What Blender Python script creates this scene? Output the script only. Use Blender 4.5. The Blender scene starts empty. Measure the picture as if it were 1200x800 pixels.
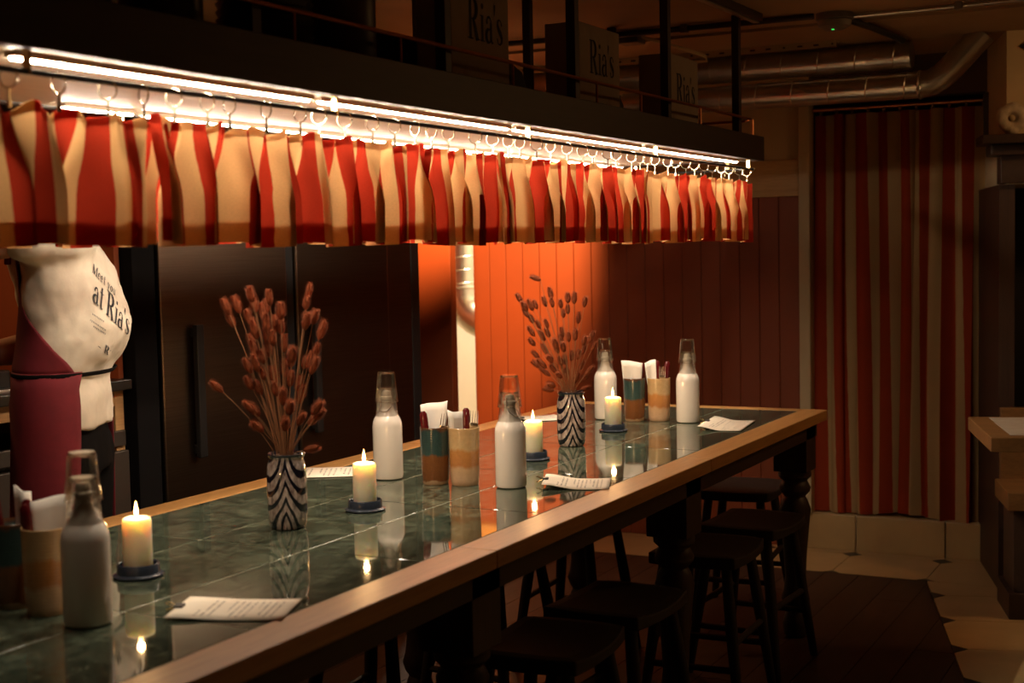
import bpy, bmesh, math, random
import numpy as np
from mathutils import Vector, Matrix
from mathutils.bvhtree import BVHTree

random.seed(7)
SC = bpy.context.scene
COL = SC.collection
PI = math.pi

# ------------------------------------------------------------------ camera
# X runs along the bar, Y across it (towards the kitchen), Z up, floor at 0.
EYE = 1.31
R_CAM = ((0.45914095, 0.06752073, -0.88579373),
         (-0.88813032, 0.01204719, -0.45943379),
         (-0.02034998, 0.99764514, 0.06549857))
cd = bpy.data.cameras.new('camera')
cam = bpy.data.objects.new('camera', cd)
COL.objects.link(cam)
cam.matrix_world = Matrix.Translation((0, 0, EYE)) @ Matrix(R_CAM).to_4x4()
cd.sensor_width = 36.0
cd.lens = 49.2
cd.clip_start = 0.05
cd.dof.use_dof = True
cd.dof.focus_distance = 3.7
cd.dof.aperture_fstop = 4.5
SC.camera = cam

# ------------------------------------------------------------------ look
SC.view_settings.view_transform = 'Standard'
SC.view_settings.look = 'None'
SC.view_settings.gamma = 1.0
SC.view_settings.use_curve_mapping = False
SC.view_settings.exposure = 0.0
SC.cycles.use_denoising = True
SC.cycles.max_bounces = 10
SC.cycles.transparent_max_bounces = 16
SC.cycles.transmission_bounces = 10
SC.cycles.caustics_reflective = False
SC.cycles.sample_clamp_indirect = 4.0

w = bpy.data.worlds.new('world')
SC.world = w
w.use_nodes = True
w.node_tree.nodes['Background'].inputs[0].default_value = (0.02, 0.012, 0.006, 1)
w.node_tree.nodes['Background'].inputs[1].default_value = 0.0

WARM = (1.0, 0.56, 0.24)
LED_STRENGTH = 235.0
def lamp(name, kind, loc, energy, color, target=None, size=0.1, angle=1.2, blend=0.5):
    l = bpy.data.lights.new(name, kind)
    l.energy = energy
    l.color = color
    if kind == 'AREA':
        l.size = size
    else:
        l.shadow_soft_size = size
    if kind == 'SPOT':
        l.spot_size = angle
        l.spot_blend = blend
    o = bpy.data.objects.new(name, l)
    COL.objects.link(o)
    o.location = loc
    if target is not None:
        d = Vector(target) - Vector(loc)
        o.rotation_euler = d.to_track_quat('-Z', 'Y').to_euler()
    return o
# kitchen downlight hidden behind the hanging shelf: it throws the pool of light on the terracotta boards
lamp('kitchen_wall_downlight', 'SPOT', (4.78, 2.80, 2.02), 350.0, (1.0, 0.47, 0.16), (5.9, 3.30, 1.38), 0.04, math.radians(66), 0.5)
# lamp of the bright corridor seen through the opening in the end wall
lamp('corridor_lamp', 'POINT', (7.1, 3.75, 1.9), 120.0, (1.0, 0.84, 0.62), None, 0.08)
# cooking station lamp, left of the picture: lights the terracotta wall beside the person
lamp('kitchen_hob_lamp_offscreen', 'SPOT', (2.4, 3.2, 2.0), 15.0, (1.0, 0.55, 0.22), (2.4, 3.35, 0.9), 0.05, math.radians(120), 0.6)
# dining room ceiling lamp, right of the picture: lights the floor tiles, bench and door curtain
lamp('dining_room_lamp_offscreen', 'AREA', (4.9, -0.25, 2.04), 5.2, (1.0, 0.52, 0.2), (5.0, 0.3, 0.0), 0.2)

# ------------------------------------------------------------------ mesh helpers
class MB:
    def __init__(self):
        self.v = []; self.f = []; self.sm = []; self.uv = {}
    def add(self, verts, faces, smooth=False):
        o = len(self.v)
        self.v += [tuple(p) for p in verts]
        for f in faces:
            self.f.append(tuple(i + o for i in f)); self.sm.append(smooth)
        return self
    def box(self, a, b):
        x0, y0, z0 = (min(a[i], b[i]) for i in range(3)); x1, y1, z1 = (max(a[i], b[i]) for i in range(3))
        return self.add([(x0,y0,z0),(x1,y0,z0),(x1,y1,z0),(x0,y1,z0),(x0,y0,z1),(x1,y0,z1),(x1,y1,z1),(x0,y1,z1)],
                        [(0,3,2,1),(4,5,6,7),(0,1,5,4),(1,2,6,5),(2,3,7,6),(3,0,4,7)])
    def obox(self, c, ax, ay, az):          # oriented box, half-vectors
        c, ax, ay, az = (Vector(q) for q in (c, ax, ay, az))
        vs = [c + sx*ax + sy*ay + sz*az for sz in (-1, 1) for sx, sy in ((-1,-1),(1,-1),(1,1),(-1,1))]
        return self.add(vs, [(0,3,2,1),(4,5,6,7),(0,1,5,4),(1,2,6,5),(2,3,7,6),(3,0,4,7)])
    def lathe(self, prof, n=32, c=(0,0,0), smooth=True, closed=False):
        vs = []; fs = []
        m = len(prof)
        for r, z in prof:
            for k in range(n):
                a = 2*PI*k/n
                vs.append((c[0]+r*math.cos(a), c[1]+r*math.sin(a), c[2]+z))
        rng = range(m) if closed else range(m-1)
        for i in rng:
            j = (i+1) % m
            for k in range(n):
                l = (k+1) % n
                fs.append((i*n+k, i*n+l, j*n+l, j*n+k))
        if not closed:
            if prof[0][0] > 1e-6: fs.append(tuple(range(n-1, -1, -1)))
            if prof[-1][0] > 1e-6: fs.append(tuple((m-1)*n+k for k in range(n)))
        return self.add(vs, fs, smooth)
    def tube(self, pts, r, n=8, smooth=True, cap=True):
        pts = [Vector(p) for p in pts]
        rs = r if isinstance(r, (list, tuple)) else [r]*len(pts)
        vs = []; fs = []
        up = None
        for i, p in enumerate(pts):
            t = (pts[min(i+1, len(pts)-1)] - pts[max(i-1, 0)]).normalized()
            if up is None:
                up = Vector((0,0,1)) if abs(t.z) < 0.9 else Vector((1,0,0))
            s = t.cross(up).normalized(); up = s.cross(t).normalized()
            for k in range(n):
                a = 2*PI*k/n
                vs.append(p + rs[i]*(math.cos(a)*s + math.sin(a)*up))
        for i in range(len(pts)-1):
            for k in range(n):
                l = (k+1) % n
                fs.append((i*n+k, i*n+l, (i+1)*n+l, (i+1)*n+k))
        if cap:
            fs.append(tuple(range(n-1, -1, -1))); fs.append(tuple((len(pts)-1)*n+k for k in range(n)))
        return self.add(vs, fs, smooth)
    def prism(self, poly, z0, z1):
        n = len(poly)
        vs = [(p[0], p[1], z0) for p in poly] + [(p[0], p[1], z1) for p in poly]
        fs = [tuple(range(n-1, -1, -1)), tuple(range(n, 2*n))]
        fs += [(i, (i+1) % n, n+(i+1) % n, n+i) for i in range(n)]
        return self.add(vs, fs)
    def torus(self, c, nrm, R, r, n=20, m=6):
        nrm = Vector(nrm).normalized()
        a = nrm.orthogonal().normalized(); b = nrm.cross(a)
        vs = []; fs = []
        for i in range(n):
            t = 2*PI*i/n
            d = math.cos(t)*a + math.sin(t)*b
            for k in range(m):
                u = 2*PI*k/m
                vs.append(Vector(c) + d*(R + r*math.cos(u)) + nrm*(r*math.sin(u)))
        for i in range(n):
            j = (i+1) % n
            for k in range(m):
                l = (k+1) % m
                fs.append((i*m+k, j*m+k, j*m+l, i*m+l))
        return self.add(vs, fs, True)
    def loft(self, secs, smooth=True, cap=True):    # rings of equal length
        n = len(secs[0]); vs = [p for s in secs for p in s]; fs = []
        for i in range(len(secs)-1):
            for k in range(n):
                l = (k+1) % n
                fs.append((i*n+k, i*n+l, (i+1)*n+l, (i+1)*n+k))
        if cap:
            fs.append(tuple(range(n-1, -1, -1))); fs.append(tuple((len(secs)-1)*n+k for k in range(n)))
        return self.add(vs, fs, smooth)
    def ball(self, c, rx, ry=None, rz=None, n=16, m=10):
        ry = ry or rx; rz = rz or rx
        prof = [(math.sin(PI*i/m), -math.cos(PI*i/m)) for i in range(m+1)]
        vs = []; fs = []
        for a, b in prof:
            for k in range(n):
                t = 2*PI*k/n
                vs.append((c[0]+rx*max(a,1e-4)*math.cos(t), c[1]+ry*max(a,1e-4)*math.sin(t), c[2]+rz*b))
        for i in range(m):
            for k in range(n):
                l = (k+1) % n
                fs.append((i*n+k, i*n+l, (i+1)*n+l, (i+1)*n+k))
        return self.add(vs, fs, True)
    def mesh(self, name, org=(0,0,0)):
        me = bpy.data.meshes.new(name)
        me.from_pydata([(p[0]-org[0], p[1]-org[1], p[2]-org[2]) for p in self.v], [], self.f)
        me.polygons.foreach_set('use_smooth', self.sm)
        me.update()
        if any(self.sm): me.set_sharp_from_angle(angle=math.radians(38))
        return me
    def build(self, name, mat, parent=None, org=(0,0,0), bevel=0.0, loc=None):
        me = self.mesh(name, org)
        if mat is not None: me.materials.append(mat)
        o = bpy.data.objects.new(name, me)
        COL.objects.link(o)
        if parent is not None:
            o.parent = parent
        if loc is not None: o.location = loc
        if bevel:
            b = o.modifiers.new('bevel', 'BEVEL'); b.width = bevel; b.segments = 2; b.limit_method = 'ANGLE'
            b.angle_limit = math.radians(40)
        return o

def tag(o, label, cat, group=None):
    o['label'] = label; o['category'] = cat
    if group: o['group'] = group
    return o
def struct(o):
    o['kind'] = 'structure'; return o
def thing(name, label, cat, loc=(0,0,0), rz=0.0, group=None):
    o = bpy.data.objects.new(name, None)
    COL.objects.link(o); o.location = loc; o.rotation_euler = (0, 0, rz)
    o.empty_display_size = 0.05
    return tag(o, label, cat, group)
def dup(o, parent=None):
    c = o.copy(); COL.objects.link(c)
    if parent is not None: c.parent = parent
    for ch in o.children:
        dup(ch, c)
    return c
def bx(name, a, b, mat, parent=None, org=(0,0,0), bevel=0.0):
    return MB().box(a, b).build(name, mat, parent, org, bevel)
def smoothstep(a, b, x):
    t = max(0.0, min(1.0, (x-a)/(b-a))); return t*t*(3-2*t)

# ------------------------------------------------------------------ materials
class NT:
    def __init__(self, name):
        self.m = bpy.data.materials.new(name); self.m.use_nodes = True
        self.t = self.m.node_tree; self.n = self.t.nodes; self.n.clear()
        self.out = self.n.new('ShaderNodeOutputMaterial')
    def node(self, typ, **kw):
        n = self.n.new(typ)
        for k, v in kw.items():
            if k in n.inputs.keys() if isinstance(k, str) else False:
                n.inputs[k].default_value = v
            else:
                setattr(n, k, v)
        return n
    def link(self, a, b): self.t.links.new(a, b)
    def coord(self, which='Object'): return self.node('ShaderNodeTexCoord').outputs[which]
    def mapping(self, vec, scale=(1,1,1), rot=(0,0,0), loc=(0,0,0)):
        m = self.node('ShaderNodeMapping'); self.link(vec, m.inputs['Vector'])
        m.inputs['Scale'].default_value = scale; m.inputs['Rotation'].default_value = rot; m.inputs['Location'].default_value = loc
        return m.outputs[0]
    def noise(self, vec, scale, detail=4, rough=0.55, dist=0.0):
        n = self.node('ShaderNodeTexNoise'); self.link(vec, n.inputs['Vector'])
        n.inputs['Scale'].default_value = scale; n.inputs['Detail'].default_value = detail
        n.inputs['Roughness'].default_value = rough; n.inputs['Distortion'].default_value = dist
        return n.outputs['Fac']
    def ramp(self, fac, stops, interp='LINEAR'):
        r = self.node('ShaderNodeValToRGB'); self.link(fac, r.inputs[0])
        e = r.color_ramp.elements; r.color_ramp.interpolation = interp
        while len(e) < len(stops): e.new(0.5)
        for i, (p, c) in enumerate(stops):
            e[i].position = p; e[i].color = (*c, 1)
        return r.outputs[0]
    def math(self, op, a, b=None, c=None):
        m = self.node('ShaderNodeMath', operation=op)
        for i, x in enumerate((a, b, c)):
            if x is None: continue
            if isinstance(x, (int, float)): m.inputs[i].default_value = x
            else: self.link(x, m.inputs[i])
        return m.outputs[0]
    def mix(self, fac, a, b, blend='MIX'):
        m = self.node('ShaderNodeMix', data_type='RGBA', blend_type=blend)
        for s, x in ((m.inputs['Factor'], fac), (m.inputs['A'], a), (m.inputs['B'], b)):
            pass
        ins = [m.inputs[0], m.inputs[6], m.inputs[7]]
        for s, x in zip(ins, (fac, a, b)):
            if isinstance(x, (int, float)): s.default_value = x
            elif isinstance(x, tuple): s.default_value = (*x, 1)
            else: self.link(x, s)
        return m.outputs[2]
    def sep(self, vec):
        s = self.node('ShaderNodeSeparateXYZ'); self.link(vec, s.inputs[0]); return s.outputs
    def bump(self, h, strength=0.2, dist=0.01):
        b = self.node('ShaderNodeBump'); self.link(h, b.inputs['Height'])
        b.inputs['Strength'].default_value = strength; b.inputs['Distance'].default_value = dist
        return b.outputs[0]
    def pbr(self, color, rough=0.5, metal=0.0, normal=None, **kw):
        p = self.node('ShaderNodeBsdfPrincipled')
        for s, x in (('Base Color', color), ('Roughness', rough), ('Metallic', metal)):
            if isinstance(x, (int, float)): p.inputs[s].default_value = x
            elif isinstance(x, tuple): p.inputs[s].default_value = (*x, 1)
            else: self.link(x, p.inputs[s])
        for k, v in kw.items():
            s = k.replace('_', ' ')
            p.inputs[s].default_value = (*v, 1) if isinstance(v, tuple) and len(v) == 3 and s.endswith(('Color', 'Tint')) else v
        if normal is not None: self.link(normal, p.inputs['Normal'])
        self.link(p.outputs[0], self.out.inputs[0])
        return self.m

def plain(name, col, rough=0.5, metal=0.0, var=0.12, scale=18.0, bump=0.0, **kw):
    t = NT(name); c = t.coord()
    f = t.noise(c, scale, 5)
    a = tuple(x*(1-var) for x in col); b = tuple(min(1, x*(1+var)) for x in col)
    colr = t.ramp(f, [(0.3, a), (0.7, b)])
    nr = t.bump(f, bump, 0.004) if bump else None
    return t.pbr(colr, rough, metal, nr, **kw)
def wood(name, c1, c2, rough=0.4, axis=0, grain=1.0, **kw):
    t = NT(name)
    oi = t.node('ShaderNodeObjectInfo').outputs['Random']
    off = t.node('ShaderNodeCombineXYZ'); t.link(t.math('MULTIPLY', oi, 7.3), off.inputs[0]); t.link(t.math('MULTIPLY', oi, 3.1), off.inputs[1])
    add = t.node('ShaderNodeVectorMath', operation='ADD'); t.link(t.coord(), add.inputs[0]); t.link(off.outputs[0], add.inputs[1])
    sc = [14*grain, 14*grain, 14*grain]; sc[axis] = 0.9*grain
    m = t.mapping(add.outputs[0], tuple(sc))
    f = t.noise(m, 2.2, 7, 0.62, 0.6)
    fine = t.noise(t.mapping(add.outputs[0], tuple(x*6 for x in sc)), 2.5, 3)
    col = t.ramp(f, [(0.28, c1), (0.5, tuple((x+y)/2 for x, y in zip(c1, c2))), (0.72, c2)])
    col = t.mix(0.22, col, t.ramp(fine, [(0.35, tuple(x*0.55 for x in c1)), (0.6, c2)]))
    return t.pbr(col, rough, 0.0, t.bump(fine, 0.12, 0.002), **kw)
def emit(name, col, strength):
    t = NT(name); e = t.node('ShaderNodeEmission'); e.inputs[0].default_value = (*col, 1); e.inputs[1].default_value = strength
    t.link(e.outputs[0], t.out.inputs[0]); return t.m
def stripe_fabric(name, cream, red, width, trans, uaxis=0):
    t = NT(name)
    uv = t.node('ShaderNodeUVMap').outputs[0]
    u = t.sep(uv)[uaxis]
    wob = t.noise(t.mapping(uv, (3, 3, 3)), 6, 2)
    uu = t.math('ADD', u, t.math('MULTIPLY', wob, 0.004))
    fr = t.math('FRACT', t.math('DIVIDE', uu, 2*width))
    s = t.math('LESS_THAN', fr, 0.5)
    weave = t.noise(t.mapping(uv, (1, 1, 1)), 420, 2, 0.7)
    big = t.noise(uv, 9, 3)
    cr = t.mix(big, tuple(x*0.9 for x in cream), cream); rd = t.mix(big, tuple(x*0.85 for x in red), red)
    col = t.mix(s, cr, rd)
    col = t.mix(0.35, col, t.ramp(weave, [(0.3, (0.55, 0.55, 0.55)), (0.7, (1, 1, 1))]), 'MULTIPLY')
    d = t.node('ShaderNodeBsdfDiffuse'); t.link(col, d.inputs[0])
    tr = t.node('ShaderNodeBsdfTranslucent')
    tc = col
    t.link(tc, tr.inputs[0])
    b = t.bump(weave, 0.25, 0.001); t.link(b, d.inputs['Normal'])
    mx = t.node('ShaderNodeMixShader'); mx.inputs[0].default_value = trans
    t.link(d.outputs[0], mx.inputs[1]); t.link(tr.outputs[0], mx.inputs[2])
    t.link(mx.outputs[0], t.out.inputs[0])
    return t.m

M = {}
M['oak'] = wood('oak', (0.44, 0.215, 0.064), (0.60, 0.325, 0.112), 0.36)
M['oak_y'] = wood('oak_crosswise', (0.44, 0.215, 0.064), (0.60, 0.325, 0.112), 0.36, axis=1)
M['darkwood'] = wood('dark_wood', (0.030, 0.014, 0.008), (0.055, 0.026, 0.014), 0.5)
M['darkwood_z'] = wood('dark_wood_upright', (0.030, 0.014, 0.008), (0.055, 0.026, 0.014), 0.5, axis=2)
M['stoolwood'] = wood('stool_wood', (0.013, 0.0065, 0.004), (0.024, 0.012, 0.007), 0.6, axis=2)
M['gantrywood'] = wood('gantry_wood', (0.020, 0.010, 0.006), (0.036, 0.018, 0.010), 0.5)
M['underside'] = wood('gantry_underside', (0.70, 0.56, 0.40), (0.80, 0.66, 0.48), 0.5)
M['plankfloor'] = wood('floor_plank', (0.034, 0.016, 0.0075), (0.066, 0.032, 0.015), 0.5)
M['benchwood'] = wood('bench_wood', (0.13, 0.058, 0.016), (0.22, 0.105, 0.032), 0.45, axis=1)
M['paleplank'] = wood('pale_plank', (0.46, 0.27, 0.09), (0.60, 0.38, 0.15), 0.5, axis=1)
M['cabwood'] = wood('cabinet_wood', (0.42, 0.22, 0.08), (0.58, 0.33, 0.14), 0.45)
M['terracotta'] = plain('terracotta_paint', (0.24, 0.050, 0.0110), 0.6, var=0.10, scale=3.0, bump=0.03)
M['cream_wall'] = plain('cream_plaster', (0.55, 0.42, 0.24), 0.8, var=0.08, scale=4, bump=0.05)
M['white_wall'] = plain('white_plaster', (0.80, 0.74, 0.62), 0.8, var=0.05, scale=3)
M['dark_wall'] = plain('dark_plaster', (0.10, 0.06, 0.04), 0.85, var=0.15, scale=3)
M['ceil'] = plain('ceiling_board', (0.42, 0.28, 0.15), 0.8, var=0.12, scale=2.2)
M['creamtile'] = plain('cream_floor_tile', (0.52, 0.345, 0.15), 0.35, var=0.12, scale=5)
M['blacktile'] = plain('black_floor_tile', (0.015, 0.013, 0.012), 0.35, var=0.2)
M['black'] = plain('black_metal', (0.012, 0.011, 0.011), 0.45, 0.0)
M['blackgloss'] = plain('black_plastic', (0.015, 0.013, 0.012), 0.28)
M['steel'] = plain('brushed_steel', (0.55, 0.53, 0.50), 0.28, 1.0, var=0.06, scale=30)
M['galv'] = plain('galvanised_steel', (0.62, 0.59, 0.53), 0.30, 1.0, var=0.14, scale=9)
M['brass'] = plain('brass', (0.85, 0.62, 0.30), 0.22, 1.0)
M['ringmetal'] = plain('ring_metal', (0.86, 0.76, 0.55), 0.22, 1.0)
M['copper'] = plain('copper_tube', (0.50, 0.20, 0.09), 0.35, 1.0)
M['brown_metal'] = plain('brown_steel_tube', (0.05, 0.027, 0.018), 0.45)
M['postmetal'] = plain('dark_steel_tube', (0.035, 0.018, 0.011), 0.5)
M['grout'] = plain('tile_grout', (0.52, 0.48, 0.36), 0.8)
M['milk'] = plain('white_glazed_glass', (0.82, 0.76, 0.68), 0.16, var=0.02, Coat_Weight=0.4)
M['napkin'] = plain('paper_napkin', (0.85, 0.80, 0.72), 0.9, var=0.04)
M['silver'] = plain('cutlery_steel', (0.75, 0.72, 0.68), 0.2, 1.0)
M['redhandle'] = plain('dark_red_handle', (0.11, 0.007, 0.009), 0.25)
M['saucer'] = plain('slate_blue_glaze', (0.032, 0.042, 0.062), 0.24, var=0.2)
M['wick'] = plain('wick', (0.02, 0.015, 0.01), 0.9)
M['card'] = None
M['stem'] = plain('dry_stem', (0.26, 0.11, 0.042), 0.8, var=0.2)
M['tail'] = plain('dry_seed_head', (0.24, 0.066, 0.028), 0.9, var=0.35, scale=60, Specular_IOR_Level=0.1)
M['shirt'] = plain('cream_cotton', (0.74, 0.66, 0.53), 0.9, var=0.05, scale=40, bump=0.15)
M['apron'] = plain('maroon_canvas', (0.155, 0.009, 0.016), 0.85, var=0.12, scale=30, bump=0.12)
M['void'] = plain('matt_black_enamel', (0.006, 0.005, 0.005), 0.9, Specular_IOR_Level=0.08)
M['trousers'] = plain('black_cotton', (0.006, 0.0055, 0.0055), 0.95, Specular_IOR_Level=0.1)
M['skin'] = plain('skin', (0.48, 0.24, 0.15), 0.5, var=0.06, Subsurface_Weight=0.12)
M['hair'] = plain('dark_hair', (0.02, 0.012, 0.008), 0.6, bump=0.4)
M['ink'] = plain('dark_ink', (0.010, 0.012, 0.020), 0.7)
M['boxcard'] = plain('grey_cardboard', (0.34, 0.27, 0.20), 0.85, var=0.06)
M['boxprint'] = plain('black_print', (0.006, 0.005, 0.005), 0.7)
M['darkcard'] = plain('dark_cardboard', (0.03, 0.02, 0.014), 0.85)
M['bowl'] = plain('dark_stoneware', (0.05, 0.035, 0.025), 0.4)
M['fridge'] = None
M['mat'] = plain('pale_placemat', (0.30, 0.25, 0.19), 0.7)
M['orn'] = plain('pale_stone', (0.50, 0.40, 0.28), 0.9, var=0.3, scale=25, bump=0.5)
M['detector'] = plain('grey_plastic', (0.20, 0.16, 0.12), 0.6)
M['green_led'] = emit('green_indicator', (0.03, 1.0, 0.12), 1.2)
M['led'] = emit('warm_led', (1.0, 0.83, 0.63), LED_STRENGTH)
M['flame'] = emit('flame', (1.0, 0.50, 0.12), 34.0)
M['wax_glow'] = None
M['valance'] = stripe_fabric('striped_cotton', (0.86, 0.49, 0.205), (0.56, 0.048, 0.021), 0.047, 0.34)
M['doorcurtain'] = stripe_fabric('striped_door_cotton', (0.62, 0.39, 0.175), (0.44, 0.062, 0.022), 0.062, 0.25)

def m_tile():
    t = NT('green_marble_tile')
    oi = t.node('ShaderNodeObjectInfo').outputs['Random']
    off = t.node('ShaderNodeCombineXYZ'); t.link(t.math('MULTIPLY', oi, 17.0), off.inputs[0]); t.link(t.math('MULTIPLY', oi, 9.0), off.inputs[1])
    add = t.node('ShaderNodeVectorMath', operation='ADD'); t.link(t.coord(), add.inputs[0]); t.link(off.outputs[0], add.inputs[1])
    a = t.noise(t.mapping(add.outputs[0], (1.6, 1, 1), (0, 0, 0.5)), 8.0, 10, 0.68, 2.0)
    b = t.noise(t.mapping(add.outputs[0], (0.35, 1.5, 1), (0, 0, 0.35)), 60, 6, 0.75, 1.2)
    c = t.noise(t.mapping(add.outputs[0], (1, 3, 1), (0, 0, -0.4)), 9.0, 8, 0.7, 2.4)
    col = t.ramp(a, [(0.34, (0.004, 0.008, 0.006)), (0.50, (0.030, 0.046, 0.032)), (0.66, (0.15, 0.185, 0.125))])
    col = t.mix(0.5, col, t.ramp(b, [(0.40, (0.004, 0.007, 0.005)), (0.60, (0.13, 0.150, 0.100))]))
    vein = t.ramp(c, [(0.47, (0, 0, 0)), (0.50, (1, 1, 1)), (0.53, (0, 0, 0))])
    col = t.mix(t.math('MULTIPLY', vein, 0.22), col, (0.20, 0.21, 0.16))
    return t.pbr(col, 0.045, 0.0, t.bump(t.noise(add.outputs[0], 3.0, 2), 0.015, 0.002), Specular_IOR_Level=0.6)
M['tile'] = m_tile()
def m_wax():
    t = NT('ivory_wax')
    return t.pbr((0.92, 0.83, 0.62), 0.45, 0.0, None, Subsurface_Weight=0.9, Subsurface_Scale=0.035, Subsurface_Radius=(1.0, 0.72, 0.42))
M['wax'] = m_wax()
def m_glass():
    t = NT('clear_glass')
    tr = t.node('ShaderNodeBsdfTransparent'); tr.inputs[0].default_value = (0.97, 0.96, 0.93, 1)
    gl = t.node('ShaderNodeBsdfGlossy'); gl.inputs[0].default_value = (1, 1, 1, 1); gl.inputs[1].default_value = 0.03
    fr = t.node('ShaderNodeFresnel'); fr.inputs[0].default_value = 1.6
    m1 = t.node('ShaderNodeMixShader'); t.link(t.math('MINIMUM', t.math('ADD', t.math('MULTIPLY', fr.outputs[0], 1.0), 0.012), 0.6), m1.inputs[0])
    t.link(tr.outputs[0], m1.inputs[1]); t.link(gl.outputs[0], m1.inputs[2])
    t.link(m1.outputs[0], t.out.inputs[0])
    return t.m
M['glass'] = m_glass()
def m_thick():
    t = NT('thick_glass')
    return t.pbr((1.0, 0.985, 0.95), 0.03, 0.0, None, Transmission_Weight=1.0, IOR=1.46)
M['thickglass'] = m_thick()
def m_cup(kind):
    t = NT('stoneware_' + kind)
    c = t.coord(); x, y, z = t.sep(c)
    ang = t.noise(t.mapping(c, (1, 1, 0.15)), 26, 4, 0.6)
    drip = t.math('ADD', z, t.math('MULTIPLY', t.math('SUBTRACT', ang, 0.5), 0.03))
    sp = t.noise(c, 90, 4, 0.7)
    f = t.math('DIVIDE', drip, 0.14)
    if kind == 'green':
        col = t.ramp(f, [(0.0, (0.42, 0.27, 0.15)), (0.055, (0.42, 0.27, 0.15)), (0.08, (0.17, 0.062, 0.018)), (0.50, (0.20, 0.075, 0.022)), (0.545, (0.035, 0.075, 0.070)), (0.93, (0.030, 0.060, 0.058)), (0.98, (0.11, 0.045, 0.02))])
    else:
        col = t.ramp(f, [(0.0, (0.48, 0.30, 0.17)), (0.10, (0.62, 0.42, 0.26)), (0.30, (0.62, 0.40, 0.22)), (0.36, (0.52, 0.22, 0.07)), (0.60, (0.58, 0.26, 0.075)), (0.66, (0.60, 0.41, 0.20)), (0.98, (0.55, 0.36, 0.17))])
    col = t.mix(0.25, col, t.ramp(sp, [(0.3, (0.4, 0.4, 0.4)), (0.7, (1, 1, 1))]), 'MULTIPLY')
    ridg = t.node('ShaderNodeTexWave', wave_type='BANDS', bands_direction='Z'); t.link(c, ridg.inputs['Vector']); ridg.inputs['Scale'].default_value = 55; ridg.inputs['Distortion'].default_value = 1.0
    return t.pbr(col, 0.22, 0.0, t.bump(ridg.outputs['Fac'], 0.10, 0.002), Coat_Weight=0.3)
M['cup_green'] = m_cup('green'); M['cup_tan'] = m_cup('tan')
def m_vase():
    t = NT('feathered_glass')
    c = t.coord(); x, y, z = t.sep(c)
    ang = t.math('ARCTAN2', y, x)
    s = t.math('ABSOLUTE', t.math('SINE', t.math('ADD', t.math('MULTIPLY', ang, 1.5), 1.25)))
    arch = t.math('MULTIPLY', t.math('POWER', t.math('SUBTRACT', 1.0, s), 1.3), 0.062)
    wob = t.math('ADD', t.math('MULTIPLY', t.noise(c, 26, 3), 0.020), t.math('MULTIPLY', t.noise(c, 9, 1), 0.05))
    zz = t.math('ADD', t.math('SUBTRACT', z, arch), wob)
    fr = t.math('FRACT', t.math('DIVIDE', zz, 0.034))
    band = t.ramp(fr, [(0.0, (0, 0, 0)), (0.36, (0, 0, 0)), (0.42, (1, 1, 1)), (0.93, (1, 1, 1)), (1.0, (0, 0, 0))])
    mot = t.noise(t.mapping(c, (1, 1, 0.4)), 120, 5, 0.7)
    lightc = t.ramp(mot, [(0.34, (0.13, 0.095, 0.085)), (0.64, (0.58, 0.48, 0.42))])
    col = t.mix(band, (0.006, 0.007, 0.014), lightc)
    topd = t.math('GREATER_THAN', z, 0.149)
    col = t.mix(topd, col, (0.01, 0.012, 0.02))
    return t.pbr(col, 0.10, 0.0, None, Coat_Weight=0.8, Coat_Roughness=0.03)
M['vase'] = m_vase()
def m_card():
    t = NT('printed_menu_card')
    uv = t.node('ShaderNodeUVMap').outputs[0]
    u, v, _ = t.sep(uv)
    line = t.math('LESS_THAN', t.math('FRACT', t.math('MULTIPLY', v, 17.0)), 0.36)
    words = t.math('GREATER_THAN', t.noise(t.mapping(uv, (46, 17, 1)), 1.0, 1), 0.47)
    inu = t.math('MULTIPLY', t.math('GREATER_THAN', u, 0.13), t.math('LESS_THAN', u, 0.87))
    inv = t.math('MULTIPLY', t.math('GREATER_THAN', v, 0.08), t.math('LESS_THAN', v, 0.82))
    blk = t.math('GREATER_THAN', t.noise(t.mapping(uv, (0.6, 7, 1)), 1.0, 0), 0.42)
    k = t.math('MULTIPLY', t.math('MULTIPLY', line, words), t.math('MULTIPLY', t.math('MULTIPLY', inu, inv), blk))
    col = t.mix(t.math('MULTIPLY', k, 0.62), (0.86, 0.79, 0.66), (0.06, 0.045, 0.04))
    return t.pbr(col, 0.8)
M['card'] = m_card()
def m_fridge():
    t = NT('dark_brushed_steel')
    c = t.coord()
    br = t.noise(t.mapping(c, (1.2, 1, 190)), 3.0, 4, 0.6)
    col = t.ramp(br, [(0.3, (0.16, 0.115, 0.080)), (0.7, (0.24, 0.175, 0.125))])
    return t.pbr(col, 0.30, 1.0, t.bump(br, 0.05, 0.001))
M['fridge'] = m_fridge()
def m_kitchensteel():
    return plain('worn_steel_panel', (0.055, 0.040, 0.030), 0.5, 0.5, var=0.1, scale=6)
M['panelsteel'] = m_kitchensteel()

# ------------------------------------------------------------------ polygons
def clip(poly, nx, ny, d):          # keep nx*x+ny*y <= d
    out = []
    for i, p in enumerate(poly):
        q = poly[(i+1) % len(poly)]
        a = nx*p[0]+ny*p[1]-d; b = nx*q[0]+ny*q[1]-d
        if a <= 0: out.append(p)
        if (a < 0 < b) or (b < 0 < a):
            s = a/(a-b); out.append((p[0]+s*(q[0]-p[0]), p[1]+s*(q[1]-p[1])))
    return out
def area(poly):
    return abs(sum(p[0]*q[1]-q[0]*p[1] for p, q in zip(poly, poly[1:]+poly[:1])))/2 if len(poly) > 2 else 0

# ================================================================== SETTING
XE = 5.90          # end wall
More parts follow.
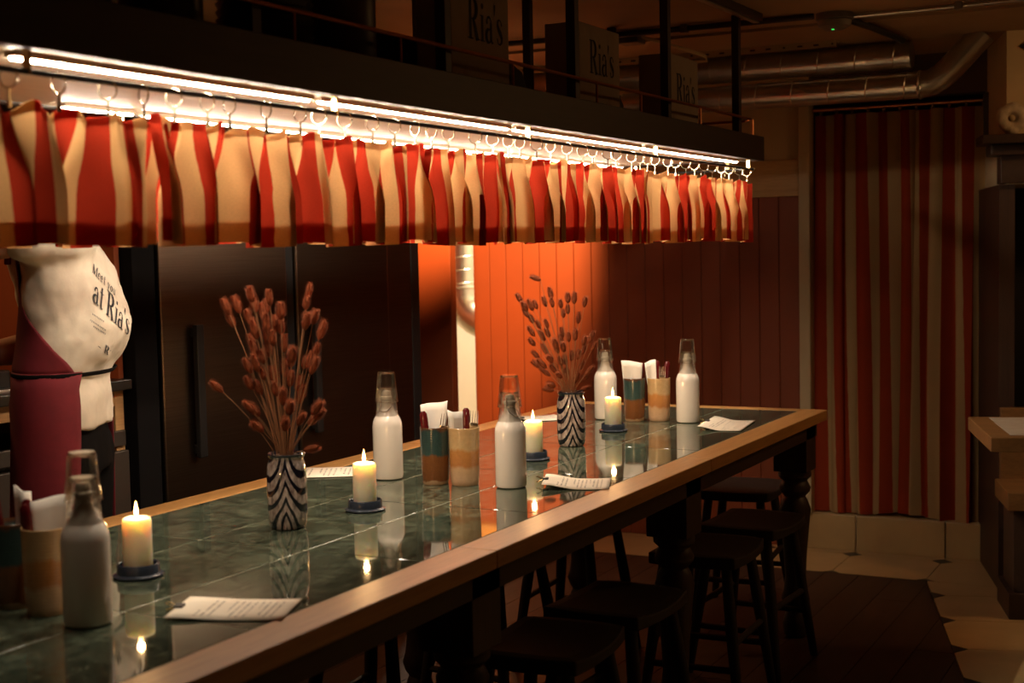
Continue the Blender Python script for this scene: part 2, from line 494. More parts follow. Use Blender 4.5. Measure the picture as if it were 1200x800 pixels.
# floor: base, planks, tiles
floor = struct(bx('floor', (-2.3, -1.7, -0.08), (9.2, 5.2, -0.012), M['grout']))
BA = Vector((0.9626, 0.2713)); BB = Vector((0.2713, -0.9626)); BO = Vector((5.465, 1.05))
bn = (BB.x, BB.y); bd = BO.x*BB.x + BO.y*BB.y
XT = 5.468
row = 0
y = -1.66
while y < 3.55:
    x = -2.28 - (row % 3)*0.55
    while x < XT:
        L = 1.7
        poly = [(max(x, -2.28)+0.0012, y+0.0012), (min(x+L, XT)-0.0012, y+0.0012), (min(x+L, XT)-0.0012, y+0.1338), (max(x, -2.28)+0.0012, y+0.1338)]
        if poly[1][0] > poly[0][0]:
            poly = clip(poly, bn[0], bn[1], bd-0.002)
            if area(poly) > 0.002:
                MB().prism(poly, -0.012, random.uniform(-0.0006, 0.0)).build('floor_plank', M['plankfloor'], floor)
        x += L
    row += 1; y += 0.135
def octa(cx, cy, ax, ay, h, k):
    pts = [(-h+k, -h), (h-k, -h), (h, -h+k), (h, h-k), (h-k, h), (-h+k, h), (-h, h-k), (-h, -h+k)]
    return [(cx+p[0]*ax[0]+p[1]*ay[0], cy+p[0]*ax[1]+p[1]*ay[1]) for p in pts]
def diam(cx, cy, ax, ay, k):
    return [(cx+p[0]*ax[0]+p[1]*ay[0], cy+p[0]*ax[1]+p[1]*ay[1]) for p in ((-k, 0), (0, -k), (k, 0), (0, k))]
EX, EY = (1, 0), (0, 1)
def region_a(poly):
    return clip(clip(poly, -1, 0, -(XT+0.001)), 1, 0, XE-0.001)
TS = 0.369
for j in range(-3, 7):
    cy = 1.057 + TS*(j+0.5)
    for cx in (5.83-TS/2, 5.83+TS/2):
        p = region_a(octa(cx, cy, EX, EY, TS/2-0.0015, 0.042))
        if area(p) > 0.001: MB().prism(p, -0.012, 0.0).build('floor_tile', M['creamtile'], floor)
    for cx in (5.83, 5.83-TS):
        p = region_a(diam(cx, 1.057+TS*j, EX, EY, 0.0395))
        if area(p) > 0.0003: MB().prism(p, -0.012, 0.0).build('floor_inset', M['blacktile'], floor)
TB = 0.352
def region_b(poly):
    p = clip(poly, -bn[0], -bn[1], -bd)
    p = clip(p, 1, 0, XT-0.001)
    p = clip(p, 0, -1, 1.62)
    return clip(p, -1, 0, 2.25)
for i in range(-21, 4):
    for j in range(0, 9):
        o = BO + BA*(-0.22 + TB*(i+0.5)) + BB*(TB*(j+0.5))
        p = region_b(octa(o.x, o.y, BA, BB, TB/2-0.0015, 0.048))
        if area(p) > 0.001: MB().prism(p, -0.012, 0.0).build('floor_tile', M['creamtile'], floor)
        o = BO + BA*(-0.22 + TB*i) + BB*(TB*j)
        p = region_b(diam(o.x, o.y, BA, BB, 0.0455))
        if area(p) > 0.0003: MB().prism(p, -0.012, 0.0).build('floor_inset', M['blacktile'], floor)

ceiling = struct(bx('ceiling', (-2.3, -1.7, 2.07), (9.2, 5.2, 2.15), M['ceil']))
for k, cx in enumerate((0.9, 2.7, 4.86)):
    MB().box((cx-0.012, -1.65, 2.060), (cx+0.012, 3.55, 2.0705)).build('ceiling_batten', M['ceil'], ceiling)

# end wall: backing, terracotta boards, pale plank, cream plaster above, doorway, opening to the corridor
wall_end = struct(bx('wall_end', (XE+0.006, 1.66, 0.0), (XE+0.12, 3.26, 1.515), M['dark_wall']))
bw = 0.0885
n = 0
y = 1.664
while y < 3.255:
    y1 = min(y+bw-0.0018, 3.258)
    MB().box((XE-0.012, y, 0.0), (XE+0.008, y1, 1.513)).build('wall_board', M['terracotta'], wall_end, bevel=0.003)
    y += bw
bx('wall_plank', (XE-0.02, 1.662, 1.513), (XE+0.05, 3.26, 1.668), M['paleplank'], wall_end, bevel=0.003)
bx('wall_plaster', (XE+0.0, 1.655, 1.668), (XE+0.12, 3.26, 2.075), M['cream_wall'], wall_end)
bx('wall_lintel', (XE+0.0, 3.26, 1.96), (XE+0.12, 3.95, 2.075), M['terracotta'], wall_end)
bx('wall_side_piece', (XE+0.0, 3.95, 0.0), (XE+0.12, 5.2, 2.075), M['terracotta'], wall_end)
trim = struct(bx('trim_1', (XE-0.03, 1.612, 0.150), (XE+0.05, 1.660, 2.02), M['cream_wall'], bevel=0.004))
wl2 = struct(bx('wall_doorhead', (XE+0.0, 0.80, 1.905), (XE+0.12, 1.655, 2.075), M['dark_wall']))
# raised threshold behind the tiles
step = struct(bx('floor_step', (XE+0.006, 0.40, -0.01), (XE+1.6, 1.655, 0.150), M['grout']))
ys = [0.688, 1.057, 1.426, 1.66]
for a, b in zip(ys[:-1], ys[1:]):
    MB().box((XE-0.010, a+0.003, 0.0), (XE+0.008, b-0.003, 0.150)).build('riser_tile', M['creamtile'], step, bevel=0.002)
    MB().box((XE+0.008, a+0.003, 0.146), (XE+0.34, b-0.003, 0.152)).build('step_tile', M['creamtile'], step)
struct(bx('wall_beyond_door', (XE+1.5, 0.2, 0.0), (XE+1.6, 1.9, 2.075), M['dark_wall']))
struct(bx('wall_passage', (XE+0.12, 1.66, 0.0), (XE+1.6, 1.72, 2.075), M['dark_wall']))
# kitchen back wall with terracotta finish, stub beside the fridge
wall_back = struct(bx('wall_back', (-2.3, 3.60, 0.0), (5.32, 3.70, 2.075), M['terracotta']))
stub = struct(bx('wall_kitchen_stub', (5.27, 3.028, 0.0), (5.32, 3.60, 2.075), M['terracotta'], bevel=0.003))
# corridor beyond the opening
struct(bx('wall_corridor_far', (7.9, 2.6, 0.0), (8.0, 5.2, 2.075), M['white_wall']))
struct(bx('wall_corridor_left', (5.32, 5.1, 0.0), (8.0, 5.2, 2.075), M['white_wall']))
struct(bx('wall_corridor_right', (XE+0.12, 2.60, 0.0), (7.9, 2.68, 2.075), M['white_wall']))
struct(bx('wall_right', (-2.3, -1.7, 0.0), (5.35, -1.6, 2.075), M['dark_wall']))
struct(bx('wall_rear', (-2.3, -1.6, 0.0), (-2.2, 3.6, 2.075), M['dark_wall']))

struct(bx('wall_kitchen_niche', (3.094, 2.905, 0.956), (3.114, 3.60, 2.075), M['terracotta']))

# ================================================================== TABLE
T = 0.75
TX0, TX1 = 0.36, 4.648
YF0, YF1, YB0, YB1 = 1.220, 1.305, 2.085, 2.165
table = thing('communal_table', 'long oak-edged communal table topped with dark green marble tiles', 'table', (2.5, 1.69, 0))
ORG = (2.5, 1.69, 0)
def trail(name, a, b, mat='oak', bev=0.003): return bx(name, a, b, M[mat], table, ORG, bev)
seams = [TX0, 1.05, 2.275, 3.475, TX1]
for a, b in zip(seams[:-1], seams[1:]):
    trail('front_rail', (a+0.0005, YF0, T-0.034), (b-0.0005, YF1, T+0.0005))
    trail('back_rail', (a+0.0005, YB0, T-0.034), (b-0.0005, YB1, T+0.0005))
trail('end_rail', (4.590, YF1+0.0005, T-0.034), (TX1, YB0-0.0005, T+0.0005), 'oak_y')
trail('end_rail', (TX0, YF1+0.0005, T-0.034), (TX0+0.06, YB0-0.0005, T+0.0005), 'oak_y')
bx('substrate', (TX0+0.06, YF1, T-0.030), (4.590, YB0, T-0.0016), M['grout'], table, ORG)
ty = [1.3065, 1.5625, 1.8195, 2.0845]
tx = [TX0+0.062, 0.675, 1.165, 1.655, 2.145, 2.640, 3.130, 3.620, 4.110, 4.589]
for i in range(len(tx)-1):
    for j in range(3):
        c = ((tx[i]+tx[i+1])/2, (ty[j]+ty[j+1])/2, T-0.004)
        hx, hy = (tx[i+1]-tx[i])/2-0.0015, (ty[j+1]-ty[j])/2-0.0015
        o = MB().box((-hx, -hy, -0.004), (hx, hy, 0.0034)).build('marble_tile', M['tile'], table, bevel=0.0009,
            loc=(c[0]-ORG[0], c[1]-ORG[1], c[2]-ORG[2]))
ap = 'darkwood'
bx('apron', (TX0+0.05, YF0+0.022, 0.668), (TX1-0.05, YF0+0.047, T-0.034), M[ap], table, ORG)
bx('apron', (TX0+0.05, YB1-0.047, 0.668), (TX1-0.05, YB1-0.022, T-0.034), M[ap], table, ORG)
bx('apron', (TX1-0.075, YF0+0.047, 0.668), (TX1-0.05, YB1-0.047, T-0.034), M[ap], table, ORG)
bx('apron', (TX0+0.05, YF0+0.047, 0.668), (TX0+0.075, YB1-0.047, T-0.034), M[ap], table, ORG)
legp = [(0.030,0.0),(0.040,0.01),(0.044,0.045),(0.036,0.075),(0.030,0.09),(0.040,0.105),(0.048,0.13),(0.040,0.155),(0.034,0.20),(0.038,0.28),(0.047,0.38),(0.052,0.43),(0.042,0.462),(0.034,0.474),(0.050,0.492),(0.052,0.503),(0.044,0.520),(0.040,0.527),(0.054,0.540),(0.055,0.552),(0.048,0.565)]
leg0 = None
for lx in (0.47, 1.12, 2.27, 3.40, 4.525):
    for ly in (YF0+0.078, YB1-0.078):
        if leg0 is None:
            mb = MB().lathe(legp, 28); mb.box((-0.056,-0.056,0.560),(0.056,0.056,0.712))
            leg0 = mb.build('leg', M['darkwood_z'], table, bevel=0.002); o = leg0
        else:
            o = leg0.copy(); COL.objects.link(o)
        o.location = (lx-ORG[0], ly-ORG[1], 0)

# ================================================================== GANTRY
GZ = 1.595; GT = 1.678
GX0, GX1, GY0, GY1 = 0.55, 4.695, 1.445, 2.02
GO = (2.6, 1.73, 2.07)
gantry = thing('hanging_shelf', 'dark wooden shelf hung from the ceiling over the tiled table', 'shelf', GO)
def g(name, a, b, mat='gantrywood', bev=0.002): return bx(name, a, b, M[mat], gantry, GO, bev)
g('front_fascia', (GX0, GY0, GZ), (GX1, GY0+0.024, GT))
g('back_fascia', (GX0, GY1-0.024, GZ), (GX1, GY1, GT))
g('end_fascia', (GX1-0.024, GY0+0.024, GZ), (GX1, GY1-0.024, GT))
g('end_fascia', (GX0, GY0+0.024, GZ), (GX0+0.024, GY1-0.024, GT))
yy = GY0+0.024
wbd = (GY1-GY0-0.048)/4
for k in range(4):
    g('deck_board', (GX0+0.024, yy+0.0006, GT-0.03), (GX1-0.024, yy+wbd-0.0006, GT-0.008))
    yy += wbd
xx = GX0+0.024
k = 0
while xx < GX1-0.03:
    x1 = min(xx+0.46, GX1-0.024)
    g('soffit_panel', (xx+0.001, GY0+0.024, GZ+0.004), (x1-0.001, GY1-0.024, GZ+0.016), 'underside', 0.001)
    xx = x1
PX = [0.66, 1.285, 1.935, 2.585, 3.235, 3.882, 4.535]
for x in PX:
    g('post', (x-0.0125, 1.477, GT-0.008), (x+0.0125, 1.502, 2.07), 'postmetal', 0.001)
    g('post', (x-0.0125, 1.925, GT-0.008), (x+0.0125, 1.950, 2.07), 'postmetal', 0.001)
RZ = 1.732
for name, pts in (('guard_rail', [(GX0+0.03, 1.462, RZ), (4.60, 1.462, RZ)]), ('guard_rail', [(4.60, 1.462, RZ), (4.66, 1.50, RZ), (4.66, 1.99, RZ)]), ('guard_rail', [(GX0+0.03, 1.995, RZ), (4.66, 1.995, RZ)])):
    MB().tube(pts, 0.0045, 8).build(name, M['copper'], gantry, GO)
for x in (0.8, 1.45, 2.02, 2.37, 2.85, 3.32, 3.62, 4.1, 4.62):
    MB().tube([(x, 1.462, GT-0.006), (x, 1.462, RZ)], 0.0035, 6).build('stanchion', M['copper'], gantry, GO)

# LED battens, front and back
def led(label, x0, x1, y):
    t = thing('led_batten', label, 'light', ((x0+x1)/2, y, GZ+0.004), 0, 'warm light battens under the hanging shelf')
    o = (t.location.x, y, GZ+0.004)
    mb = MB().box((x0, y-0.010, GZ-0.003), (x1, y+0.010, GZ+0.0045))
    mb.build('channel', M['underside'], t, o)
    pr = [(y-0.0036, GZ-0.003), (y-0.0032, GZ-0.0056), (y-0.0015, GZ-0.0070), (y+0.0015, GZ-0.0070), (y+0.0032, GZ-0.0056), (y+0.0036, GZ-0.003)]
    vs = [(x0+0.004, p[0], p[1]) for p in pr] + [(x1-0.004, p[0], p[1]) for p in pr]
    m = len(pr)
    fs = [(i+1, i, m+i, m+i+1) for i in range(m-1)]
    MB().add(vs, fs, True).build('diffuser', M['led'], t, o)
LX = [(1.43, 2.14, 'next to the first hanging ring'), (2.165, 2.93, ''), (2.955, 3.74, ''), (3.765, 4.62, '')]
for a, b, _ in LX:
    led('slim warm light batten behind the top of the striped valance facing the stools', a, b, 1.520)
    led('slim warm light batten under the shelf edge on the kitchen side', max(a, 1.95), b, 1.945)

# curtain rod with brackets
ROD_Y, ROD_Z = 1.472, 1.566
RO = (2.6, ROD_Y, ROD_Z)
def rod(label, pts, brackets, org):
    t = thing('curtain_rod', label, 'curtain rod', org)
    MB().tube(pts, 0.0042, 8).build('rod', M['black'], t, org)
    for e in (pts[0], pts[-1]):
        MB().ball(e, 0.007).build('finial', M['brass'], t, org)
    for b in brackets:
        MB().box((b[0]-0.0025, b[1]-0.006, ROD_Z-0.003), (b[0]+0.0025, b[1]+0.006, GZ+0.002)).build('bracket', M['brass'], t, org)
    return t
BR = [0.72, 1.415, 2.152, 2.942, 3.752, 4.60]
rod('thin black curtain rod under the shelf edge facing the stools', [(0.62, ROD_Y, ROD_Z), (4.66, ROD_Y, ROD_Z)], [(x, ROD_Y) for x in BR], RO)
rod('thin black curtain rod under the shelf edge on the kitchen side', [(0.62, 1.995, ROD_Z), (4.66, 1.995, ROD_Z)], [(x, 1.988) for x in BR], (2.6, 1.995, ROD_Z))
rod('short thin black curtain rod across the far end of the hanging shelf', [(4.645, 1.50, ROD_Z), (4.645, 1.97, ROD_Z)], [(4.645, 1.56), (4.645, 1.90)], (4.645, 1.73, ROD_Z))

# valance cloth: s = cloth length, gathered on the rod
def valance(label, p0, p1, zb, seed, ratio=1.60, rings=True, u0=0.0, ph=0.085, group='striped valances round the hanging shelf', amp=1.0, ztop=1.521, res=0.0045):
    p0 = Vector(p0); p1 = Vector(p1)
    L = (p1-p0).length; dx = (p1-p0).normalized(); nr = Vector((dx.y, -dx.x, 0))
    rnd = random.Random(seed)
    t = thing('valance_curtain', label, 'curtain', tuple(p0 + Vector((0, 0, ROD_Z))), 0, group)
    org = tuple(p0 + Vector((0, 0, ROD_Z)))
    ns = int(L*ratio/res)
    # fold phase with varying wavelength
    lam = 0.094
    phase = [0.0]; tp = [0.0]
    comps = [(rnd.uniform(1.5, 9), rnd.uniform(0, 6.28), rnd.uniform(0.12, 0.26)) for _ in range(4)]
    ac = [(rnd.uniform(2, 12), rnd.uniform(0, 6.28)) for _ in range(3)]
    for i in range(ns):
        s = i*L/ns
        k = 1 + sum(a*math.sin(f*s+p) for f, p, a in comps)
        phase.append(phase[-1] + 2*PI/lam*k*L/ns)
        tp.append(tp[-1] + 2*PI/0.050*(1+0.6*(k-1))*L/ns)
    NV = 15
    hem = 0.037
    zs = [ztop - (ztop - zb)*j/NV for j in range(NV+1)]
    def pt(i, v, off=0.0):
        s = i*L/ns
        a = 0.7 + 0.3*sum(math.sin(f*s+p) for f, p in ac)/1.6
        low = smoothstep(-0.05, 0.65, v)
        A = amp*(0.004 + 0.030*low)*a
        yo = A*math.sin(phase[i]) + amp*0.0105*(1-smoothstep(0, 0.55, v))*math.sin(tp[i]) + 0.009*low*math.sin(2.3*phase[i]+1.3)*amp
        xo = 0.62*A*math.sin(2*phase[i]+0.6)*low + 0.010*v*math.sin(13*s+seed)*min(1.0, 8*min(s, L-s)/0.3) + 0.004*math.sin(2*tp[i]+0.4)*(1-smoothstep(0, 0.5, v))
        sag = 0.004*(1-math.cos(2*PI*s/ph))*(1-v)
        rip = (0.0055*math.sin(tp[i]*1.0+1.0) + 0.003*math.sin(tp[i]*2.3))*(1-smoothstep(0, 0.10, v))
        zz = ztop - (ztop-zb)*v - sag + rip + (0.0045*math.sin(phase[i]*0.5+seed) + 0.003*math.sin(6*s+seed))*v
        p = p0 + dx*(s + xo) + nr*(yo + off)
        return (p.x, p.y, zz)
    hv = 1 - hem/(ztop-zb)
    vbody = [hv*j/NV for j in range(NV+1)]
    def sheet(vl, off=0.0):
        mb = MB(); vs = []; fs = []; uv = []
        for v in vl:
            for i in range(ns+1):
                vs.append(pt(i, v, off)); uv.append((u0 + i*L*ratio/ns, v*0.22))
        for j in range(len(vl)-1):
            for i in range(ns):
                fs.append((j*(ns+1)+i, (j+1)*(ns+1)+i, (j+1)*(ns+1)+i+1, j*(ns+1)+i+1))
        mb.add(vs, fs, True)
        return mb, uv
    def finish(mb, uv, name, mat):
        o = mb.build(name, mat, t, org)
        lay = o.data.uv_layers.new(name='UVMap')
        idx = np.empty(len(o.data.loops), dtype=np.int32); o.data.loops.foreach_get('vertex_index', idx)
        lay.data.foreach_set('uv', np.array(uv, dtype=np.float32)[idx].ravel())
        return o
    finish(*sheet([0.055 + (hv-0.055)*j/NV for j in range(NV+1)]), 'cloth', M['valance'])
    finish(*sheet([0.0, 0.028, 0.055]), 'heading', M['valance'])
    finish(*sheet([0.0, 0.028, 0.055], -0.0016), 'heading_lining', M['valance'])
    hl = [hv, hv+(1-hv)*0.33, hv+(1-hv)*0.66, 1.0]
    finish(*sheet(hl), 'hem', M['valance'])
    finish(*sheet(hl, -0.0016), 'hem_lining', M['valance'])
    if rings:
        nrg = max(2, round(L/ph))
        ring0 = None
        for k in range(nrg):
            s = (k+0.5)*L/nrg + rnd.uniform(-0.016, 0.016)
            c = p0 + dx*s; cz = ROD_Z - 0.0098
            if ring0 is None:
                mb = MB().torus((0, 0, 0), dx, 0.0142, 0.0014, 22, 6)
                mb.box((-0.0013, -0.0013, -0.036), (0.0013, 0.0013, -0.013)).box((-0.003, -0.0022, -0.040), (0.003, 0.0022, -0.031))
                ring0 = mb.build('ring', M['ringmetal'], t); o = ring0
            else:
                o = ring0.copy(); COL.objects.link(o)
            o.location = (c.x-org[0], c.y-org[1], cz-org[2])
            o.rotation_euler = (0, 0, rnd.uniform(-0.35, 0.35))
    return t
FP = [(0.66, 1.03, 1.330, 0.0), (1.00, 1.70, 1.3270, 0.005), (1.655, 2.485, 1.3285, 0.0), (2.445, 2.825, 1.3220, 0.005), (2.785, 3.68, 1.3250, 0.0), (3.645, 4.625, 1.3250, 0.005)]
FL = ['short striped valance panel past the first bracket of the rod', 'striped valance panel hanging above the swing-top bottle beside the round candle nearest the server',
      'wide red and cream valance panel hanging above the server and steel refrigerator', 'narrow low-hanging striped valance panel above the two tall stoneware tumblers',
      'striped valance panel hanging in front of the glowing terracotta wall', 'striped valance panel that ends at the far end of the rod']
u = 0.0
for k, (a, b, zb, yo) in enumerate(FP):
    valance(FL[k], (a, ROD_Y+yo, 0), (b, ROD_Y+yo, 0), zb, 11+k*5, u0=u)
    u += (b-a)*1.60 + 0.05
valance('striped valance on the kitchen side of the hanging shelf', (4.62, 1.995, 0), (0.66, 1.995, 0), 1.337, 77, rings=True, res=0.008)
valance('short striped valance across the far end of the hanging shelf', (4.645, 1.515, 0), (4.645, 1.96, 0), 1.333, 91, rings=True, res=0.006)

# ================================================================== TABLEWARE
RR = Vector((0.478, -0.878, 0)); VV = Vector((0.878, 0.478, 0))     # across and along the line of sight over the table
# --- swing-top bottles with two upturned tumblers
bprof = [(0.0, 0.0), (0.031, 0.0), (0.0355, 0.003), (0.0368, 0.010), (0.0368, 0.132), (0.0355, 0.142), (0.031, 0.153), (0.0235, 0.163), (0.0175, 0.172), (0.0145, 0.182), (0.0132, 0.196), (0.0150, 0.198), (0.0150, 0.204), (0.0128, 0.206), (0.0, 0.206)]
def make_bottle():
    t = thing('swing_top_bottle', 'x', 'bottle', (0, 0, 0), 0, 'white swing-top bottles on the table')
    MB().lathe(bprof, 36).build('body', M['milk'], t)
    MB().lathe([(0.0, 0.204), (0.011, 0.205), (0.0125, 0.211), (0.010, 0.219), (0.0, 0.2215)], 20).build('stopper', M['milk'], t)
    mb = MB()
    for s in (-1, 1):
        mb.tube([(s*0.0152, 0, 0.190), (s*0.0175, 0.004, 0.200), (s*0.0150, 0.002, 0.213), (s*0.0, 0.002, 0.2125)], 0.0011, 6)
        mb.tube([(s*0.0152, 0, 0.190), (s*0.0165, 0.010, 0.180), (s*0.010, 0.0205, 0.170), (0, 0.0225, 0.169)], 0.0011, 6)
    mb.torus((0, 0, 0.190), (0, 0, 1), 0.0149, 0.0010, 24, 6)
    mb.build('wire_clasp', M['silver'], t)
    return t
bot0 = make_bottle()
def make_tumbler():
    # upside down: closed end on top; thin fluted wall, heavy base and rolled rim
    h, r0, r1 = 0.075, 0.0212, 0.0285
    t = thing('tumbler', 'x', 'glass', (0, 0, 0), 0, 'clear tumblers upturned over the bottles')
    n = 40; vs = []; fs = []
    zs = [0.0, 0.012, 0.030, 0.046, 0.060, h-0.006, h-0.002, h]
    for z in zs:
        q = z/h; r = r1 + (r0-r1)*q**0.9
        if z >= h-0.002: r = r0 - 0.0012*(z-(h-0.002))/0.002 - 0.0004
        fl = 0.0009*smoothstep(0.008, 0.02, z)*(1-smoothstep(h-0.006, h, z))
        for k in range(n):
            a = 2*PI*k/n
            rr = r - fl*(1-abs(math.sin(5*a)))*1.0
            vs.append((rr*math.cos(a), rr*math.sin(a), z))
    for i in range(len(zs)-1):
        for k in range(n):
            l = (k+1) % n; fs.append((i*n+k, i*n+l, (i+1)*n+l, (i+1)*n+k))
    fs.append(tuple((len(zs)-1)*n+k for k in range(n)))
    MB().add(vs, fs, True).build('wall', M['glass'], t)
    MB().lathe([(0.0, h-0.0075), (r0-0.0034, h-0.0070), (r0-0.0022, h-0.0045), (r0-0.0026, h-0.0012), (0.0, h-0.0012)], 32).build('base', M['glass'], t)
    MB().torus((0, 0, h-0.0035), (0, 0, 1), r0-0.0016, 0.0014, 40, 8).build('base_ring', M['thickglass'], t)
    MB().torus((0, 0, 0.0008), (0, 0, 1), r1-0.0003, 0.0010, 40, 8).build('rim', M['thickglass'], t)
    return t
tum0 = make_tumbler()
BOT = [(1.578, 1.562, 'white swing-top bottle beside the blurred tumblers of napkins nearest the server', 'the bottle nearest the server'),
       (2.914, 1.864, 'white swing-top bottle between the lit candle and the kitchen-side table edge', 'the bottle beside the kitchen-side menu card'),
       (2.912, 1.520, 'white swing-top bottle standing behind a menu card and beside the tan tumbler', 'the bottle in front of the unglazed tan tumbler'),
       (4.195, 1.834, 'white swing-top bottle at the far end behind a small lit candle', 'the far bottle behind a lit candle'),
       (4.195, 1.549, 'white swing-top bottle at the far end beside a menu card and dark boards', 'the far bottle beside a menu card')]
for i, (x, y, lab, ref) in enumerate(BOT):
    b = bot0 if i == 0 else dup(bot0)
    b.location = (x, y, T-0.0004); b.rotation_euler = (0, 0, 0.4+1.3*i); b['label'] = lab
    for k, z in enumerate((0.1525, 0.191)):
        o = tum0 if (i == 0 and k == 0) else dup(tum0)
        o.location = (x, y, T+z); o.rotation_euler = (0, 0, 0.2*i+0.1*k)
        o['label'] = ('upper' if k else 'lower') + ' upturned clear tumbler over ' + ref

# --- stoneware tumblers, napkins and cutlery
def make_cup(kind, r):
    prof = [(0.0, 0.0), (r*0.84, 0.0), (r*0.88, 0.003), (r*0.90, 0.010), (r*0.935, 0.03), (r*0.97, 0.08), (r*1.0, 0.134), (r*1.0, 0.1375), (r*0.975, 0.1385), (r*0.95, 0.136), (r*0.91, 0.08), (r*0.87, 0.012), (0.0, 0.010)]
    o = MB().lathe(prof, 40).build('stoneware_tumbler', M['cup_green' if kind == 'green' else 'cup_tan'])
    return tag(o, 'x', 'cup', 'stoneware tumblers of napkins and cutlery')
cupG = make_cup('green', 0.0360); cupT = make_cup('tan', 0.0372)
def L2W(c, u, v, z): return Vector((c[0], c[1], T)) + RR*u + VV*v + Vector((0, 0, z))
def napkin(c, label, u0, v0, width, ztop, lean, seed, curl=0.012):
    rnd = random.Random(seed)
    mb = MB(); nu, nz = 10, 9
    for layer in range(3):
        vs = []; fs = []
        wv = width*(1-0.06*layer); zt = ztop - 0.006*layer
        for j in range(nz+1):
            for i in range(nu+1):
                a = i/nu-0.5; z = 0.016 + (zt-0.016)*j/nz
                sq = 0.58 + 0.42*j/nz
                uu = u0 + wv*a*sq + lean*(z-0.016)
                vv = v0 + layer*0.0032 + curl*math.sin(a*5+seed)*(0.25+j/nz*0.75)*0.6 + 0.10*(z-0.08)*(1 if seed % 2 else -0.6)
                zz = z + (0.0010*math.sin(a*6+seed) + 0.010*a*(1 if seed % 2 else -1))*(j/nz)**3
                vs.append(L2W(c, uu, vv, zz))
        for j in range(nz):
            for i in range(nu):
                q = j*(nu+1)+i; fs.append((q, q+1, q+nu+2, q+nu+1))
        mb.add(vs, fs, True)
    org = tuple(L2W(c, u0, v0, 0.016))
    o = mb.build('paper_napkin', M['napkin'], None, org); o.location = org
    m = o.modifiers.new('thick', 'SOLIDIFY'); m.thickness = 0.0016
    return tag(o, label, 'napkin', 'napkins in the stoneware tumblers')
def cutlery(c, kind, label, u0, v0, lu, lv, top):
    a = L2W(c, u0, v0, 0.012); b = L2W(c, u0+lu, v0+lv, top)
    d = (b-a).normalized(); s = d.cross(VV).normalized(); n = s.cross(d)
    t = thing('fork' if kind == 'fork' else 'knife', label, 'cutlery', tuple(a), 0, 'cutlery in the stoneware tumblers')
    org = tuple(a); L = (b-a).length
    if kind == 'fork':
        MB().obox(a+d*(L-0.055)/2, s*0.0032, n*0.0010, d*(L-0.055)/2).build('shaft', M['silver'], t, org)
        h = a+d*(L-0.055)
        MB().loft([[h+d*k+s*wd*math.cos(q)+n*0.0012*math.sin(q) for q in [i*PI/4 for i in range(8)]] for k, wd in ((-0.001, 0.0035), (0.010, 0.009), (0.022, 0.0105), (0.026, 0.0105))]).build('head', M['silver'], t, org)
        for k in range(4):
            e = h+d*0.024+s*(k-1.5)*0.0058
            MB().tube([e, e+d*0.016+n*0.001, e+d*0.031], [0.0014, 0.0012, 0.0007], 6).build('tine', M['silver'], t, org)
    else:
        MB().obox(a+d*0.035, s*0.0085, n*0.0006, d*0.035).build('blade', M['silver'], t, org)
        secs = []
        for k, wd in ((0.066, 0.005), (0.072, 0.0075), (L-0.02, 0.0095), (L-0.006, 0.0085), (L, 0.004)):
            secs.append([a+d*k+s*wd*math.cos(q)+n*wd*0.55*math.sin(q) for q in [i*PI/5 for i in range(10)]])
        MB().loft(secs).build('handle', M['redhandle'], t, org)
    return t
CUPS = [((1.615, 1.757), (1.604, 1.672), 'nearest the server'), ((2.892, 1.7155), (2.906, 1.642), 'in the middle of the table'), ((4.182, 1.727), (4.208, 1.652), 'at the far end of the table')]
